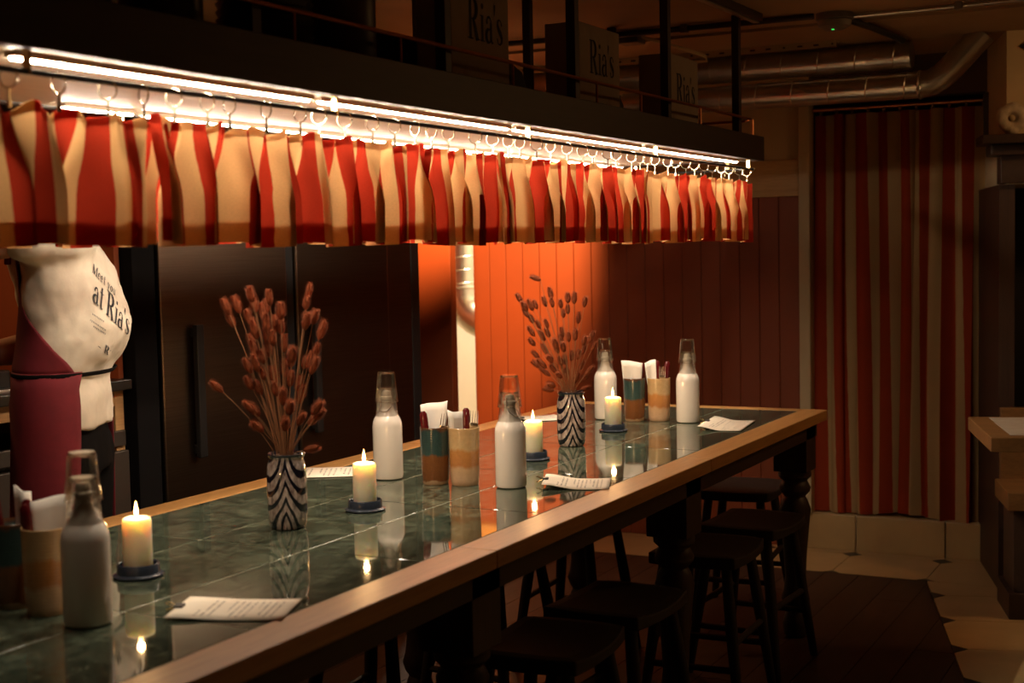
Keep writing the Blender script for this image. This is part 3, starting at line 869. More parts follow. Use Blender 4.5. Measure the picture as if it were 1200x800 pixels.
for i, (cg, ct, ref) in enumerate(CUPS):
    a = cupG if i == 0 else dup(cupG); a.location = (*cg, T-0.0004); a.rotation_euler = (0, 0, 1.9+i*1.1)
    a['label'] = 'green over brown glazed stoneware tumbler holding napkins ' + ref
    b = cupT if i == 0 else dup(cupT); b.location = (*ct, T-0.0004); b.rotation_euler = (0, 0, 0.6+i*2.2)
    b['label'] = 'tan and orange glazed stoneware tumbler holding napkins ' + ref
    if i == 1:
        napkin(cg, 'wide folded white napkin in the green glazed tumbler in the middle', -0.004, 0.004, 0.066, 0.194, 0.02, 3)
        cutlery(cg, 'knife', 'dark red handled knife leaning left of the napkin in the middle green tumbler', -0.010, -0.012, -0.016, -0.008, 0.178)
        cutlery(cg, 'fork', 'steel fork leaning right in the middle green glazed tumbler', 0.004, -0.012, 0.024, -0.006, 0.170)
        napkin(ct, 'rolled white napkin sagging out of the middle tan tumbler', -0.010, 0.004, 0.046, 0.176, -0.04, 6, 0.03)
        cutlery(ct, 'fork', 'steel fork standing upright in the middle tan tumbler', 0.016, -0.006, 0.010, -0.004, 0.178)
        cutlery(ct, 'knife', 'dark red handled knife behind the napkin in the middle tan tumbler', 0.002, 0.012, 0.004, 0.006, 0.182)
    elif i == 2:
        napkin(cg, 'wide folded white napkin in the green glazed tumbler at the far end', -0.004, 0.002, 0.068, 0.192, -0.02, 2)
        cutlery(cg, 'knife', 'dark red handled knife behind the napkin in the far green tumbler', 0.014, 0.010, 0.012, 0.004, 0.186)
        napkin(ct, 'narrow white napkin rising out of the far tan tumbler', -0.016, 0.002, 0.036, 0.192, -0.06, 7)
        cutlery(ct, 'fork', 'pale steel fork standing in the far tan tumbler', 0.008, -0.008, 0.002, -0.004, 0.176)
        cutlery(ct, 'knife', 'dark red handled knife leaning right in the far tan tumbler', 0.014, 0.004, 0.016, 0.004, 0.190)
        cutlery(ct, 'knife', 'dark red handled knife upright in the centre of the far tan tumbler', 0.000, 0.012, -0.002, 0.004, 0.192)
    else:
        napkin(cg, 'rolled white napkin in the green glazed tumbler nearest the server', 0.014, 0.004, 0.030, 0.190, 0.03, 4)
        cutlery(cg, 'knife', 'dark red handled knife left of the napkin in the near green tumbler', -0.006, -0.006, -0.016, -0.006, 0.180)
        cutlery(cg, 'knife', 'dark red handled knife right of the napkin in the near green tumbler', 0.014, -0.012, 0.018, -0.004, 0.176)
        napkin(ct, 'wide folded white napkin in the tan tumbler nearest the server', 0.004, 0.004, 0.066, 0.182, 0.03, 1)
        cutlery(ct, 'knife', 'dark red handled knife left of the napkin in the near tan tumbler', -0.012, -0.010, -0.014, -0.004, 0.176)

# --- candles on slate blue holders
def make_candle():
    t = thing('pillar_candle', 'x', 'candle', (0, 0, 0), 0, 'lit pillar candles')
    MB().lathe([(0.0, 0.0), (0.0245, 0.0), (0.0255, 0.002), (0.0255, 0.090), (0.0240, 0.0955), (0.0200, 0.0975), (0.012, 0.0955), (0.0, 0.0940)], 36).build('wax', M['wax'], t)
    MB().tube([(0, 0, 0.092), (0.0003, 0, 0.099), (0.0010, 0, 0.1035)], 0.0008, 6).build('wick', M['wick'], t)
    MB().lathe([(0.0001, 0.0985), (0.0022, 0.1005), (0.0036, 0.1045), (0.0038, 0.108), (0.0028, 0.114), (0.0013, 0.121), (0.0001, 0.1265)], 14).build('flame', M['flame'], t)
    return t
can0 = make_candle()
def make_holder():
    o = MB().lathe([(0.0, 0.0), (0.0415, 0.0), (0.0440, 0.0022), (0.0440, 0.0045), (0.0400, 0.0066), (0.0370, 0.0074), (0.0366, 0.0225), (0.0352, 0.0242), (0.0336, 0.0228), (0.0330, 0.0085), (0.0, 0.0075)], 40).build('candle_holder', M['saucer'])
    return tag(o, 'x', 'candle holder', 'slate blue candle holders')
hol0 = make_holder()
CAN = [(1.854, 1.712, 'lit ivory pillar candle between the near bottle and the patterned vase', 'slate blue candle holder beside the near bottle'),
       (2.532, 1.682, 'lit ivory pillar candle in front of the bottle by the kitchen-side menu', 'slate blue candle holder right of the first patterned vase'),
       (3.316, 1.662, 'lit ivory pillar candle half hidden by the bottle beside the tan tumbler', 'slate blue candle holder behind the middle bottle'),
       (3.920, 1.690, 'lit ivory pillar candle in front of the far bottle and tumblers', 'slate blue candle holder at the far group of bottles')]
for i, (x, y, la, lb) in enumerate(CAN):
    c = can0 if i == 0 else dup(can0); c.location = (x, y, T+0.0070); c['label'] = la; c.rotation_euler = (0, 0, i*1.4)
    h = hol0 if i == 0 else dup(hol0); h.location = (x, y, T-0.0004); h['label'] = lb
    l = lamp('candle_light', 'POINT', (0, 0, 0.118), 0.55, (1.0, 0.56, 0.22), None, 0.006); l.parent = c

# --- vases with dried grass
def make_vase():
    o = MB().lathe([(0.0, 0.0), (0.030, 0.0), (0.0350, 0.002), (0.0385, 0.010), (0.0405, 0.035), (0.0410, 0.075), (0.0405, 0.115), (0.0385, 0.132), (0.0345, 0.142), (0.0345, 0.145), (0.0385, 0.1505), (0.0390, 0.1535), (0.0365, 0.155), (0.0330, 0.150), (0.0305, 0.141), (0.035, 0.125), (0.0365, 0.07), (0.033, 0.012), (0.0, 0.008)], 48).build('patterned_vase', M['vase'])
    return tag(o, 'x', 'vase')
def head_mesh():
    mb = MB()
    rnd = random.Random(3)
    n, m = 9, 7
    prof = [(0.0010, -0.016), (0.0040, -0.011), (0.0055, -0.003), (0.0052, 0.005), (0.0036, 0.012), (0.0005, 0.0165)]
    mb.lathe(prof, 8)
    for _ in range(420):
        z = rnd.uniform(-0.0155, 0.016); r = 0.0054*math.sqrt(max(0.05, 1-(z/0.0170)**2))
        a = rnd.uniform(0, 2*PI); d = Vector((math.cos(a), math.sin(a), 0)); e = d.cross(Vector((0, 0, 1)))
        b = d*r*0.85 + Vector((0, 0, z)); ln = rnd.uniform(0.7, 1.2)
        tip = d*(r+0.0040*ln) + Vector((0, 0, z+0.0056*ln))
        mb.add([b-e*0.00034, b+e*0.00034, tip], [(0, 1, 2)])
    me = mb.mesh('seed_head'); me.materials.append(M['tail']); return me
HEAD = head_mesh()
def grass(vc, label, group, tips, seed):
    rnd = random.Random(seed)
    for tu, tv, tz, sc, droop in tips:
        tip = Vector((0, 0, 0)) + RR*tu + VV*tv + Vector((0, 0, tz))
        a = rnd.uniform(0, 2*PI); rb = rnd.uniform(0, 0.016)
        foot = Vector((rb*math.cos(a), rb*math.sin(a), 0.012))
        mouth = Vector((tip.x*0.16, tip.y*0.16, 0.150)); 
        if mouth.xy.length > 0.024: mouth.xy = mouth.xy*(0.024/mouth.xy.length)
        pts = []
        for k in range(9):
            s = k/8
            if s < 0.3: p = foot.lerp(mouth, s/0.3)
            else:
                q = (s-0.3)/0.7
                mid = mouth + Vector((0, 0, (tip.z-mouth.z)*0.5)) + (tip-mouth)*0.30*Vector((1, 1, 0)).length*0.0 + Vector(((tip.x-mouth.x)*0.34, (tip.y-mouth.y)*0.34, 0))
                p = mouth*(1-q)**2 + mid*2*q*(1-q) + tip*q*q
            pts.append(p)
        t = thing('dried_flower', label, 'dried flower', (vc[0], vc[1], T), 0, group)
        MB().tube(pts, 0.0007, 5).build('stem', M['stem'], t)
        d = (pts[-1]-pts[-2]).normalized()
        if droop: d = (d + RR*droop).normalized()
        h = bpy.data.objects.new('seed_head', HEAD); COL.objects.link(h); h.parent = t
        h.location = tip + d*0.012*sc
        h.rotation_mode = 'QUATERNION'; h.rotation_quaternion = d.to_track_quat('Z', 'Y')
        wd = sc*rnd.uniform(1.15, 1.4); h.scale = (wd, wd, sc*rnd.uniform(0.85, 1.15))
vase0 = make_vase(); vase0.location = (2.312, 1.726, T-0.0004); vase0.rotation_euler = (0, 0, 0.35)
vase0['label'] = 'black and white feathered glass vase near the first lit candles'
vase1 = dup(vase0); vase1.location = (3.592, 1.678, T-0.0004); vase1.rotation_euler = (0, 0, 2.4)
vase1['label'] = 'black and white feathered glass vase before the glowing terracotta wall'
def px_tips(pts, ucx, ybase, k, seed, s0):
    rnd = random.Random(seed); out = []
    for (x, y) in pts:
        out.append(((x-ucx)*k, rnd.uniform(-0.05, 0.05), (ybase-y)*k-0.010, s0*rnd.uniform(0.9, 1.12), 0))
    return out
t1 = [(276,364),(286,363),(280,380),(309,350),(304,362),(318,364),(302,376),(317,372),(329,354),(339,371),(328,385),(367,348),(365,361),(368,382),(376,377),(378,395),(310,391),(321,400),(324,385),(335,390),(300,405),(308,412),(330,400),(302,432),(313,428),(317,422),(372,418),(372,433),(365,428),(358,432),(345,427),(352,420),(303,452),(305,476),(310,482),(314,500),(336,440),(330,460),(345,450),(340,468),(353,470),(342,498),(357,492),(365,497),(372,482),(373,490),(363,524),(270,452),(326,446),(318,440),(350,458),(312,458),(322,415),(340,408),(347,480)]
grass((2.312, 1.726), 'dried reddish bunny-tail flower standing in the vase near the first lit candles', 'dried flowers in the first vase', px_tips(t1, 338, 622, 0.001757, 5, 1.05), 21)
t2 = [(614,350),(620,360),(626,358),(622,368),(628,375),(627,388),(629,402),(636,382),(644,380),(640,395),(646,392),(649,346),(650,356),(643,356),(632,358),(660,358),(668,352),(675,352),(664,370),(668,365),(686,356),(681,376),(662,392),(661,402),(668,396),(675,394),(684,400),(693,398),(695,408),(685,412),(633,416),(644,412),(648,420),(656,410),(640,426),(634,428),(645,437),(652,432),(658,438),(665,425),(672,420),(678,418),(682,430),(688,436),(691,434),(667,440),(675,444),(660,425),(650,448),(662,408),(654,404),(684,445),(649,455),(684,455)]
tt = px_tips(t2, 670, 524, 0.00243, 9, 0.98)
tt.append(((636-670)*0.00243, -0.03, (524-329)*0.00243, 1.1, -2.2))
grass((3.592, 1.678), 'dried dark red bunny-tail flower standing in the vase before the terracotta wall', 'dried flowers in the second vase', tt, 33)

# --- menu cards with clips
def menu(label, c, ang, Wd, Ln, lift, clip_end=True, curl=0.012):
    """card centred at c on the table; ang = direction of the long axis (towards the clip)"""
    d = Vector((math.cos(ang), math.sin(ang), 0)); s = Vector((-d.y, d.x, 0))
    t = thing('menu_card', label, 'menu', (c[0], c[1], T), 0, 'menu cards on the table')
    mb = MB(); vs = []; fs = []; uv = []
    n = 14
    def zc(q):      # q 0..1 towards the clip
        return 0.0014 + lift*smoothstep(0.45, 1.0, q) + curl*max(0, 0.25-q)**1.5
    for i in range(n+1):
        q = i/n
        for j in range(5):
            p = d*(q-0.5)*Ln + s*(j/4-0.5)*Wd
            vs.append((p.x, p.y, zc(q))); uv.append((j/4, q))
    for i in range(n):
        for j in range(4):
            a = i*5+j; fs.append((a, a+5, a+6, a+1))
    mb.add(vs, fs, True)
    o = mb.build('card', M['card'], t)
    lay = o.data.uv_layers.new(name='UVMap')
    for li, lp in enumerate(o.data.loops): lay.data[li].uv = uv[lp.vertex_index]
    m = o.modifiers.new('thick', 'SOLIDIFY'); m.thickness = 0.0009; m.offset = 0
    e = d*(0.5*Ln-0.004)
    z1 = zc(1.0)
    mb = MB().obox((e.x, e.y, z1), d*0.007, s*0.010, Vector((0, 0, 0.0042)))
    mb.build('clip', M['black'], t, bevel=0.0015)
    mb = MB()
    for sg in (-1, 1):
        q = e + d*0.006
        up = 0.006 if sg > 0 else -min(0.006, z1-0.0012)
        mb.tube([q+s*0.005+Vector((0, 0, z1)), q+d*0.012+s*0.006+Vector((0, 0, z1+up)), q+d*0.016+Vector((0, 0, z1+up)), q+d*0.012-s*0.006+Vector((0, 0, z1+up)), q-s*0.005+Vector((0, 0, z1))], 0.0009, 6)
    mb.build('clip_handle', M['brass'], t)
    return t
def card_from(label, pts, **kw):   # pts: four table points, clip edge first and last
    P = [Vector(p) for p in pts]
    a = (P[0]+P[3])/2; b = (P[1]+P[2])/2
    d = a-b; wd = ((P[0]-P[3]).length + (P[1]-P[2]).length)/2
    c = (a+b)/2
    return menu(label, (c.x, c.y), math.atan2(d.y, d.x), wd, d.length, **kw)
card_from('printed cream menu card between the near bottle and the oak table edge', [(1.749, 1.521), (1.823, 1.345), (1.707, 1.285), (1.641, 1.454)], lift=0.004)
card_from('printed menu card on the kitchen-side table edge behind the first vase', [(2.952, 2.203), (3.04, 2.022), (2.925, 1.935), (2.80, 2.120)], lift=0.0015)
card_from('printed menu card overhanging the oak edge in front of the middle bottle', [(3.035, 1.500), (3.078, 1.362), (2.968, 1.266), (2.895, 1.420)], lift=0.012)
card_from('printed menu card behind the second vase near the terracotta wall', [(4.13, 2.135), (4.235, 2.035), (4.125, 1.945), (4.03, 2.045)], lift=0.004)
card_from('printed menu card overhanging the oak edge beside the far bottle', [(4.27, 1.505), (4.246, 1.404), (4.058, 1.270), (4.000, 1.430)], lift=0.012)

# ================================================================== STOOLS
def make_stool():
    t = thing('wooden_stool', 'x', 'stool', (0, 0, 0), 0, 'dark wooden stools at the table')
    mb = MB(); nx, ny = 12, 8; vs = []; fs = []
    for k, zz in ((1, 0.46), (0, 0.425)):
        for j in range(ny+1):
            for i in range(nx+1):
                a = i/nx*2-1; b = j/ny*2-1
                x = 0.165*a*(1-0.10*b*b*abs(a)); y = 0.138*b*(1-0.10*a*a*abs(b))
                dish = (0.010*(a*a)-0.008) if k else 0.0
                vs.append((x, y, zz+dish - (0.004 if k and max(abs(a), abs(b)) > 0.99 else 0)))
    N = (nx+1)*(ny+1)
    for j in range(ny):
        for i in range(nx):
            q = j*(nx+1)+i
            fs.append((q, q+1, q+nx+2, q+nx+1)); fs.append((N+q, N+q+nx+1, N+q+nx+2, N+q+1))
    edge = [i for i in range(nx)] + [nx+(nx+1)*j for j in range(ny)] + [N-1-i for i in range(nx)] + [(nx+1)*(ny-j) for j in range(ny)]
    for a, b in zip(edge, edge[1:]+edge[:1]): fs.append((b, a, N+a, N+b))
    mb.add(vs, fs, False)
    mb.build('seat', M['stoolwood'], t, bevel=0.004)
    top = 0.428; L = {}
    for sx in (-1, 1):
        for sy in (-1, 1):
            a = Vector((sx*0.115, sy*0.090, top)); b = Vector((sx*0.172, sy*0.142, 0.0))
            L[sx, sy] = (a, b)
            MB().tube([a, a.lerp(b, 0.4), b], [0.0150, 0.0175, 0.0125], 10).build('leg', M['stoolwood'], t)
    def at(k, f): return L[k][0].lerp(L[k][1], f)
    for k1, k2, f in (((-1,-1),(1,-1),0.50), ((-1,1),(1,1),0.50), ((-1,-1),(-1,1),0.66), ((1,-1),(1,1),0.66)):
        MB().tube([at(k1, f), at(k2, f)], 0.0095, 8).build('stretcher', M['stoolwood'], t)
    return t
st0 = make_stool()
ST = [(2.72, 1.335, 0.05, 'dark stool on the open side between the first turned table legs'), (3.10, 1.335, -0.04, 'dark stool on the open side next to the second turned leg'),
      (3.76, 1.335, 0.03, 'dark stool on the open side just past the second turned leg'), (4.17, 1.335, -0.05, 'dark stool on the open side short of the last turned leg'),
      (4.76, 1.56, 0.10, 'dark stool tucked under the far end of the table'),
      (2.87, 1.87, 0.06, 'dark stool tucked under the kitchen side nearest the server'), (3.45, 1.87, -0.05, 'second dark stool along the kitchen side from the server'),
      (4.02, 1.87, 0.04, 'third dark stool along the kitchen side from the server'), (2.02, 1.335, 0.05, 'dark stool on the open side under the vase of dried flowers')]
for i, (x, y, rz, lab) in enumerate(ST):
    s = st0 if i == 0 else dup(st0)
    s.location = (x, y, 0.0); s.rotation_euler = (0, 0, rz); s['label'] = lab

# ================================================================== GANTRY TOP: boxes, bags, bowls
def strokes(pts, ws):
    out = []
    P = [Vector((p[0], p[1])) for p in pts]
    for i in range(len(P)-1):
        d = (P[i+1]-P[i]); 
        if d.length < 1e-6: continue
        d.normalize(); n = Vector((-d.y, d.x))
        a, b = ws[i]*0.62, ws[i+1]*0.62
        out.append([P[i]-n*a-d*a*0.2, P[i+1]-n*b+d*b*0.2, P[i+1]+n*b+d*b*0.2, P[i]+n*a-d*a*0.2])
    return out
def rect(x0, y0, x1, y1): return [Vector((x0, y0)), Vector((x1, y0)), Vector((x1, y1)), Vector((x0, y1))]
def arc(cx, cy, rx, ry, a0, a1, n=10): return [(cx+rx*math.cos(math.radians(a0+(a1-a0)*i/n)), cy+ry*math.sin(math.radians(a0+(a1-a0)*i/n))) for i in range(n+1)]
def vw(n, lo, hi): return [lo+(hi-lo)*math.sin(PI*i/(n-1)) for i in range(n)]
G = {}
G['R'] = (0.62, [rect(0.07, 0, 0.20, 1), rect(0, 0.965, 0.22, 1), rect(0, 0, 0.28, 0.035), rect(0.2, 0.965, 0.28, 1), rect(0.18, 0.475, 0.30, 0.51), rect(0.42, 0, 0.62, 0.035)]
          + strokes(arc(0.27, 0.738, 0.20, 0.245, 90, -90), vw(11, 0.035, 0.13)) + strokes([(0.28, 0.50), (0.36, 0.36), (0.50, 0.0)], [0.08, 0.12, 0.13]))
G['i'] = (0.26, [rect(0.07, 0, 0.18, 0.64), rect(0.0, 0.61, 0.12, 0.64), rect(0.0, 0, 0.25, 0.03)] + [[Vector(p) for p in arc(0.125, 0.86, 0.07, 0.075, 0, 330, 11)]])
G['a'] = (0.42, [rect(0.25, 0.04, 0.36, 0.50)] + strokes(arc(0.19, 0.50, 0.115, 0.14, 0, 170), vw(11, 0.05, 0.05)) + [[Vector(p) for p in arc(0.08, 0.50, 0.05, 0.05, 0, 330, 9)]]
          + strokes(arc(0.165, 0.17, 0.125, 0.165, 70, 290), vw(11, 0.03, 0.10)) + strokes([(0.31, 0.06), (0.36, 0.01), (0.42, 0.03)], [0.08, 0.05, 0.02]) + strokes([(0.21, 0.33), (0.30, 0.37)], [0.03, 0.03]) + strokes([(0.21, 0.01), (0.30, 0.09)], [0.04, 0.03]))
G["'"] = (0.12, [[Vector((0.03, 0.98)), Vector((0.02, 0.9)), Vector((0.035, 0.70)), Vector((0.06, 0.70)), Vector((0.11, 0.9)), Vector((0.10, 0.98))]])
G['s'] = (0.34, strokes([(0.29, 0.50), (0.25, 0.60), (0.17, 0.645), (0.08, 0.60), (0.06, 0.50), (0.12, 0.40), (0.22, 0.30), (0.29, 0.20), (0.28, 0.09), (0.19, 0.02), (0.09, 0.03), (0.04, 0.16)], [0.05, 0.03, 0.03, 0.06, 0.09, 0.11, 0.12, 0.10, 0.07, 0.04, 0.03, 0.05]))
G['t'] = (0.30, [rect(0.10, 0.08, 0.21, 0.86), rect(0.0, 0.61, 0.30, 0.645)] + strokes([(0.155, 0.12), (0.18, 0.03), (0.24, 0.015), (0.30, 0.06)], [0.11, 0.07, 0.04, 0.02]))
G['e'] = (0.34, strokes(arc(0.17, 0.32, 0.13, 0.31, 0, 315, 14), vw(15, 0.04, 0.09)) + [rect(0.08, 0.32, 0.31, 0.355)])
G['M'] = (0.80, [rect(0.06, 0, 0.12, 1), rect(0.60, 0, 0.73, 1), rect(0, 0, 0.2, 0.03), rect(0.54, 0, 0.8, 0.03)] + strokes([(0.09, 1.0), (0.35, 0.05)], [0.12, 0.12]) + strokes([(0.35, 0.05), (0.64, 1.0)], [0.05, 0.05]))
G['y'] = (0.36, strokes([(0.05, 0.64), (0.19, 0.05)], [0.10, 0.08]) + strokes([(0.32, 0.64), (0.18, 0.0), (0.10, -0.22), (0.02, -0.24)], [0.035, 0.04, 0.04, 0.06]))
G['o'] = (0.36, strokes(arc(0.18, 0.32, 0.13, 0.30, 0, 360, 16), [0.04+0.06*abs(math.cos(2*PI*i/16)) for i in range(17)]))
G['u'] = (0.40, [rect(0.05, 0.1, 0.13, 0.64), rect(0.27, 0.0, 0.35, 0.64)] + strokes(arc(0.19, 0.14, 0.10, 0.12, 180, 350), vw(11, 0.06, 0.05)))
G[' '] = (0.22, [])
def text_polys(s, gap=0.035):
    x = 0.0; out = []
    for ch in s:
        wdt, ps = G[ch]
        for p in ps: out.append([(q[0]+x, q[1]) for q in p])
        x += wdt + gap
    return out, x
def sign_box(label, x0, x1, y0, y1, z1, tx0, tz0, th, tw):
    t = thing('printed_box', label, 'box', ((x0+x1)/2, (y0+y1)/2, GT-0.008), 0, 'printed boxes on the hanging shelf')
    org = tuple(t.location)
    bx('body', (x0, y0, GT-0.008), (x1, y1, z1), M['boxcard'], t, org, 0.003)
    polys, L = text_polys("Ria's")
    mb = MB()
    for p in polys:
        vs = [(tx0 + q[0]/L*tw, y0-0.0008, tz0 + q[1]*th) for q in p]
        mb.add(vs, [tuple(range(len(vs)))])
    mb.build('lettering', M['boxprint'], t, org)
sign_box('grey card box lettered in black serif type, largest beside the steel post', 2.70, 2.975, 1.535, 1.625, 1.905, 2.775, 1.785, 0.092, 0.170)
sign_box('grey card box with black serif lettering between two dark bags', 3.375, 3.645, 1.535, 1.635, 1.903, 3.44, 1.775, 0.088, 0.165)
sign_box('grey card box with black serif lettering nearest the ducts', 4.03, 4.285, 1.535, 1.635, 1.895, 4.09, 1.755, 0.085, 0.165)
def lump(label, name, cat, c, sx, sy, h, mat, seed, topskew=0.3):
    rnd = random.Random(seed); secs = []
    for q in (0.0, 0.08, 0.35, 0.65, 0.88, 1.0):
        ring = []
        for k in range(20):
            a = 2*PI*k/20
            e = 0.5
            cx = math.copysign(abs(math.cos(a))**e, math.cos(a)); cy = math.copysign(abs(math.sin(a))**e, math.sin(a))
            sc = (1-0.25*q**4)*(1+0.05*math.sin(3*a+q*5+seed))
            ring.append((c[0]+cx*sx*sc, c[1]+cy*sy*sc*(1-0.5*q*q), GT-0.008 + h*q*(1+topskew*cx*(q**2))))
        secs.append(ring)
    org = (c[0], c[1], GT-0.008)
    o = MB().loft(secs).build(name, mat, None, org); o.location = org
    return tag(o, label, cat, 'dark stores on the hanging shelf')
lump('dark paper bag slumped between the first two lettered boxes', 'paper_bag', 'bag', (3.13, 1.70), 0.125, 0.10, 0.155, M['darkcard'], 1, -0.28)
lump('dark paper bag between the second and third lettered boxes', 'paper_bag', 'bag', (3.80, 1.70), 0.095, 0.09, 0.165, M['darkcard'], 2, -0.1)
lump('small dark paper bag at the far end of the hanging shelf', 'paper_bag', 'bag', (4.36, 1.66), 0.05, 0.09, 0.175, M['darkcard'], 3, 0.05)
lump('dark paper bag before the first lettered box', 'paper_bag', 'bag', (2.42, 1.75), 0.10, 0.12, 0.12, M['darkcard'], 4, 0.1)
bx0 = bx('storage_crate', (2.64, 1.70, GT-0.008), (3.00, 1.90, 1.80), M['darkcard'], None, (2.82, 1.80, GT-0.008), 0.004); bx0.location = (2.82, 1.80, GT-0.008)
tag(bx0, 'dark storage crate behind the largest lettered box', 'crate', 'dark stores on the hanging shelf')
def bowls(cx, cy, n, r, lab):
    b0 = None
    for k in range(n):
        if b0 is None:
            b0 = MB().lathe([(0.0, 0.0), (r*0.5, 0.0), (r*0.55, 0.006), (r*0.9, 0.022), (r, 0.040), (r*0.97, 0.041), (r*0.86, 0.026), (r*0.5, 0.010), (0.0, 0.008)], 28).build('stacked_bowl', M['bowl']); o = b0
        else:
            o = b0.copy(); COL.objects.link(o)
        o.location = (cx, cy, GT-0.008+k*0.0148)
        tag(o, lab, 'bowl', 'stacked bowls on the hanging shelf')
bowls(1.62, 1.62, 12, 0.085, 'dark stoneware bowl nested in the stack beside the squat jar')
bowls(2.12, 1.60, 14, 0.09, 'dark stoneware bowl nested in the tallest stack, between the two jars')
bowls(1.33, 1.70, 10, 0.08, 'dark stoneware bowl nested in the lowest stack on the hanging shelf')
def jar(label, x, y, r, h):
    t = thing('storage_jar', label, 'jar', (x, y, GT-0.008), 0, 'dark storage jars on the hanging shelf')
    MB().lathe([(0.0, 0.0), (r*0.94, 0.0), (r, 0.006), (r, h*0.8), (r*0.9, h*0.88), (r*0.86, h*0.9), (0, h*0.9)], 28).build('body', M['bowl'], t)
    MB().lathe([(0.0, h*0.89), (r*0.92, h*0.89), (r*0.92, h*0.98), (r*0.88, h), (0, h)], 28).build('lid', M['black'], t)
jar('tall dark lidded jar beside the gap in the shelf stores', 2.36, 1.60, 0.075, 0.26)
jar('squat dark lidded jar beside the stacked bowls', 1.86, 1.62, 0.07, 0.2)

# ================================================================== KITCHEN
FY = 2.85
fridge = thing('steel_refrigerator', 'tall dark steel two-door refrigerator behind the table', 'refrigerator', (3.95, 3.2, 0))
FO = (3.95, 3.2, 0)
bx('body', (3.118, FY+0.055, 0.09), (4.735, 3.55, 1.96), M['black'], fridge, FO, 0.004)
bx('side_pillar', (3.118, FY+0.010, 0.10), (3.215, FY+0.060, 1.95), M['void'], fridge, FO, 0.003)
bx('side_pillar', (4.500, FY+0.012, 0.10), (4.672, FY+0.060, 1.95), M['fridge'], fridge, FO, 0.003)
bx('side_pillar', (4.676, FY+0.012, 0.10), (4.735, FY+0.060, 1.95), M['black'], fridge, FO, 0.003)
for (a, b, hx) in ((3.222, 3.852, 3.365), (3.908, 4.490, 3.985)):
    d = bx('door', (a, FY, 0.12), (b, FY+0.050, 1.94), M['fridge'], fridge, FO, 0.006)
    MB().box((hx-0.017, FY-0.030, 0.69), (hx+0.017, FY-0.012, 1.10)).box((hx-0.012, FY-0.012, 0.70), (hx+0.012, FY+0.001, 0.73)).box((hx-0.012, FY-0.012, 1.06), (hx+0.012, FY+0.001, 1.09)).build('handle', M['blackgloss'], d, FO, 0.003)
bx('mullion', (3.856, FY+0.012, 0.10), (3.904, FY+0.060, 1.95), M['black'], fridge, FO)
for x in (3.2, 4.65):
    for y in (2.95, 3.5):
        MB().lathe([(0.02, 0.0), (0.02, 0.092)], 12, (x, y, 0)).build('foot', M['black'], fridge, FO)
# counter unit left of the fridge
CY = 2.90
ctr = thing('kitchen_counter', 'kitchen counter with dark worktop, oak drawer opening and steel door', 'counter', (2.7, 3.25, 0)); CO = (2.7, 3.25, 0)
bx('worktop', (1.55, CY-0.03, 0.925), (3.112, 3.598, 0.955), M['blackgloss'], ctr, CO, 0.003)
for x in (3.070, 2.36, 1.62):
    bx('upright', (x, CY, 0.10), (x+0.036, CY+0.55, 0.925), M['cabwood'], ctr, CO, 0.002)
bx('top_rail', (1.656, CY, 0.878), (3.070, CY+0.022, 0.9248), M['cabwood'], ctr, CO, 0.002)
bx('drawer_rail', (1.656, CY-0.012, 0.760), (3.098, CY+0.010, 0.806), M['panelsteel'], ctr, CO, 0.003)
bx('back_panel', (1.656, 3.50, 0.10), (3.070, 3.52, 0.925), M['black'], ctr, CO)
bx('shelf', (1.656, CY+0.03, 0.745), (3.070, 3.50, 0.758), M['black'], ctr, CO)
for a, b in ((2.400, 3.098), (1.660, 2.390)):
    bx('door', (a, CY-0.022, 0.12), (b, CY-0.0005, 0.748), M['panelsteel'], ctr, CO, 0.003)
bx('plinth', (1.62, CY+0.05, 0.0), (3.106, CY+0.55, 0.10), M['black'], ctr, CO)
# dark hob with steel pan and equipment at the left, on the worktop
hob = thing('cooking_hob', 'black cooking hob with raised grate on the kitchen counter', 'hob', (2.45, 3.25, 0.955)); HO = (2.45, 3.25, 0.955)
bx('body', (2.05, 2.98, 0.954), (2.76, 3.52, 1.01), M['black'], hob, HO, 0.006)
bx('grate', (2.08, 3.02, 1.01), (2.73, 3.06, 1.035), M['black'], hob, HO, 0.004)
bx('grate', (2.08, 3.40, 1.01), (2.73, 3.44, 1.035), M['black'], hob, HO, 0.004)
for k in range(6):
    bx('grate_bar', (2.12+k*0.11, 3.06, 1.012), (2.135+k*0.11, 3.40, 1.035), M['black'], hob, HO)
for k in range(5):
    MB().tube([(2.15+k*0.13, 2.982, 0.982), (2.15+k*0.13, 2.955, 0.982)], 0.018, 16).build('knob', M['black'], hob, HO, 0.002)
bx('drip_tray', (2.04, 2.93, 0.954), (2.80, 2.975, 0.962), M['steel'], hob, HO, 0.001)
pan = thing('saucepan', 'small grey steel saucepan with lid on the cooking hob', 'pan', (2.66, 3.12, 1.034))
MB().lathe([(0.0, 0.0), (0.052, 0.0), (0.058, 0.005), (0.058, 0.065), (0.060, 0.068), (0.054, 0.068), (0.054, 0.006), (0.0, 0.005)], 30).build('body', M['galv'], pan)
MB().lathe([(0.060, 0.068), (0.058, 0.074), (0.038, 0.105), (0.034, 0.108), (0.0, 0.110)], 30).build('lid', M['detector'], pan)
MB().ball((0, 0, 0.118), 0.010).build('lid_knob', M['black'], pan)
MB().tube([(-0.056, 0, 0.055), (-0.12, 0, 0.062), (-0.19, 0, 0.06)], 0.008, 10).build('handle', M['black'], pan)
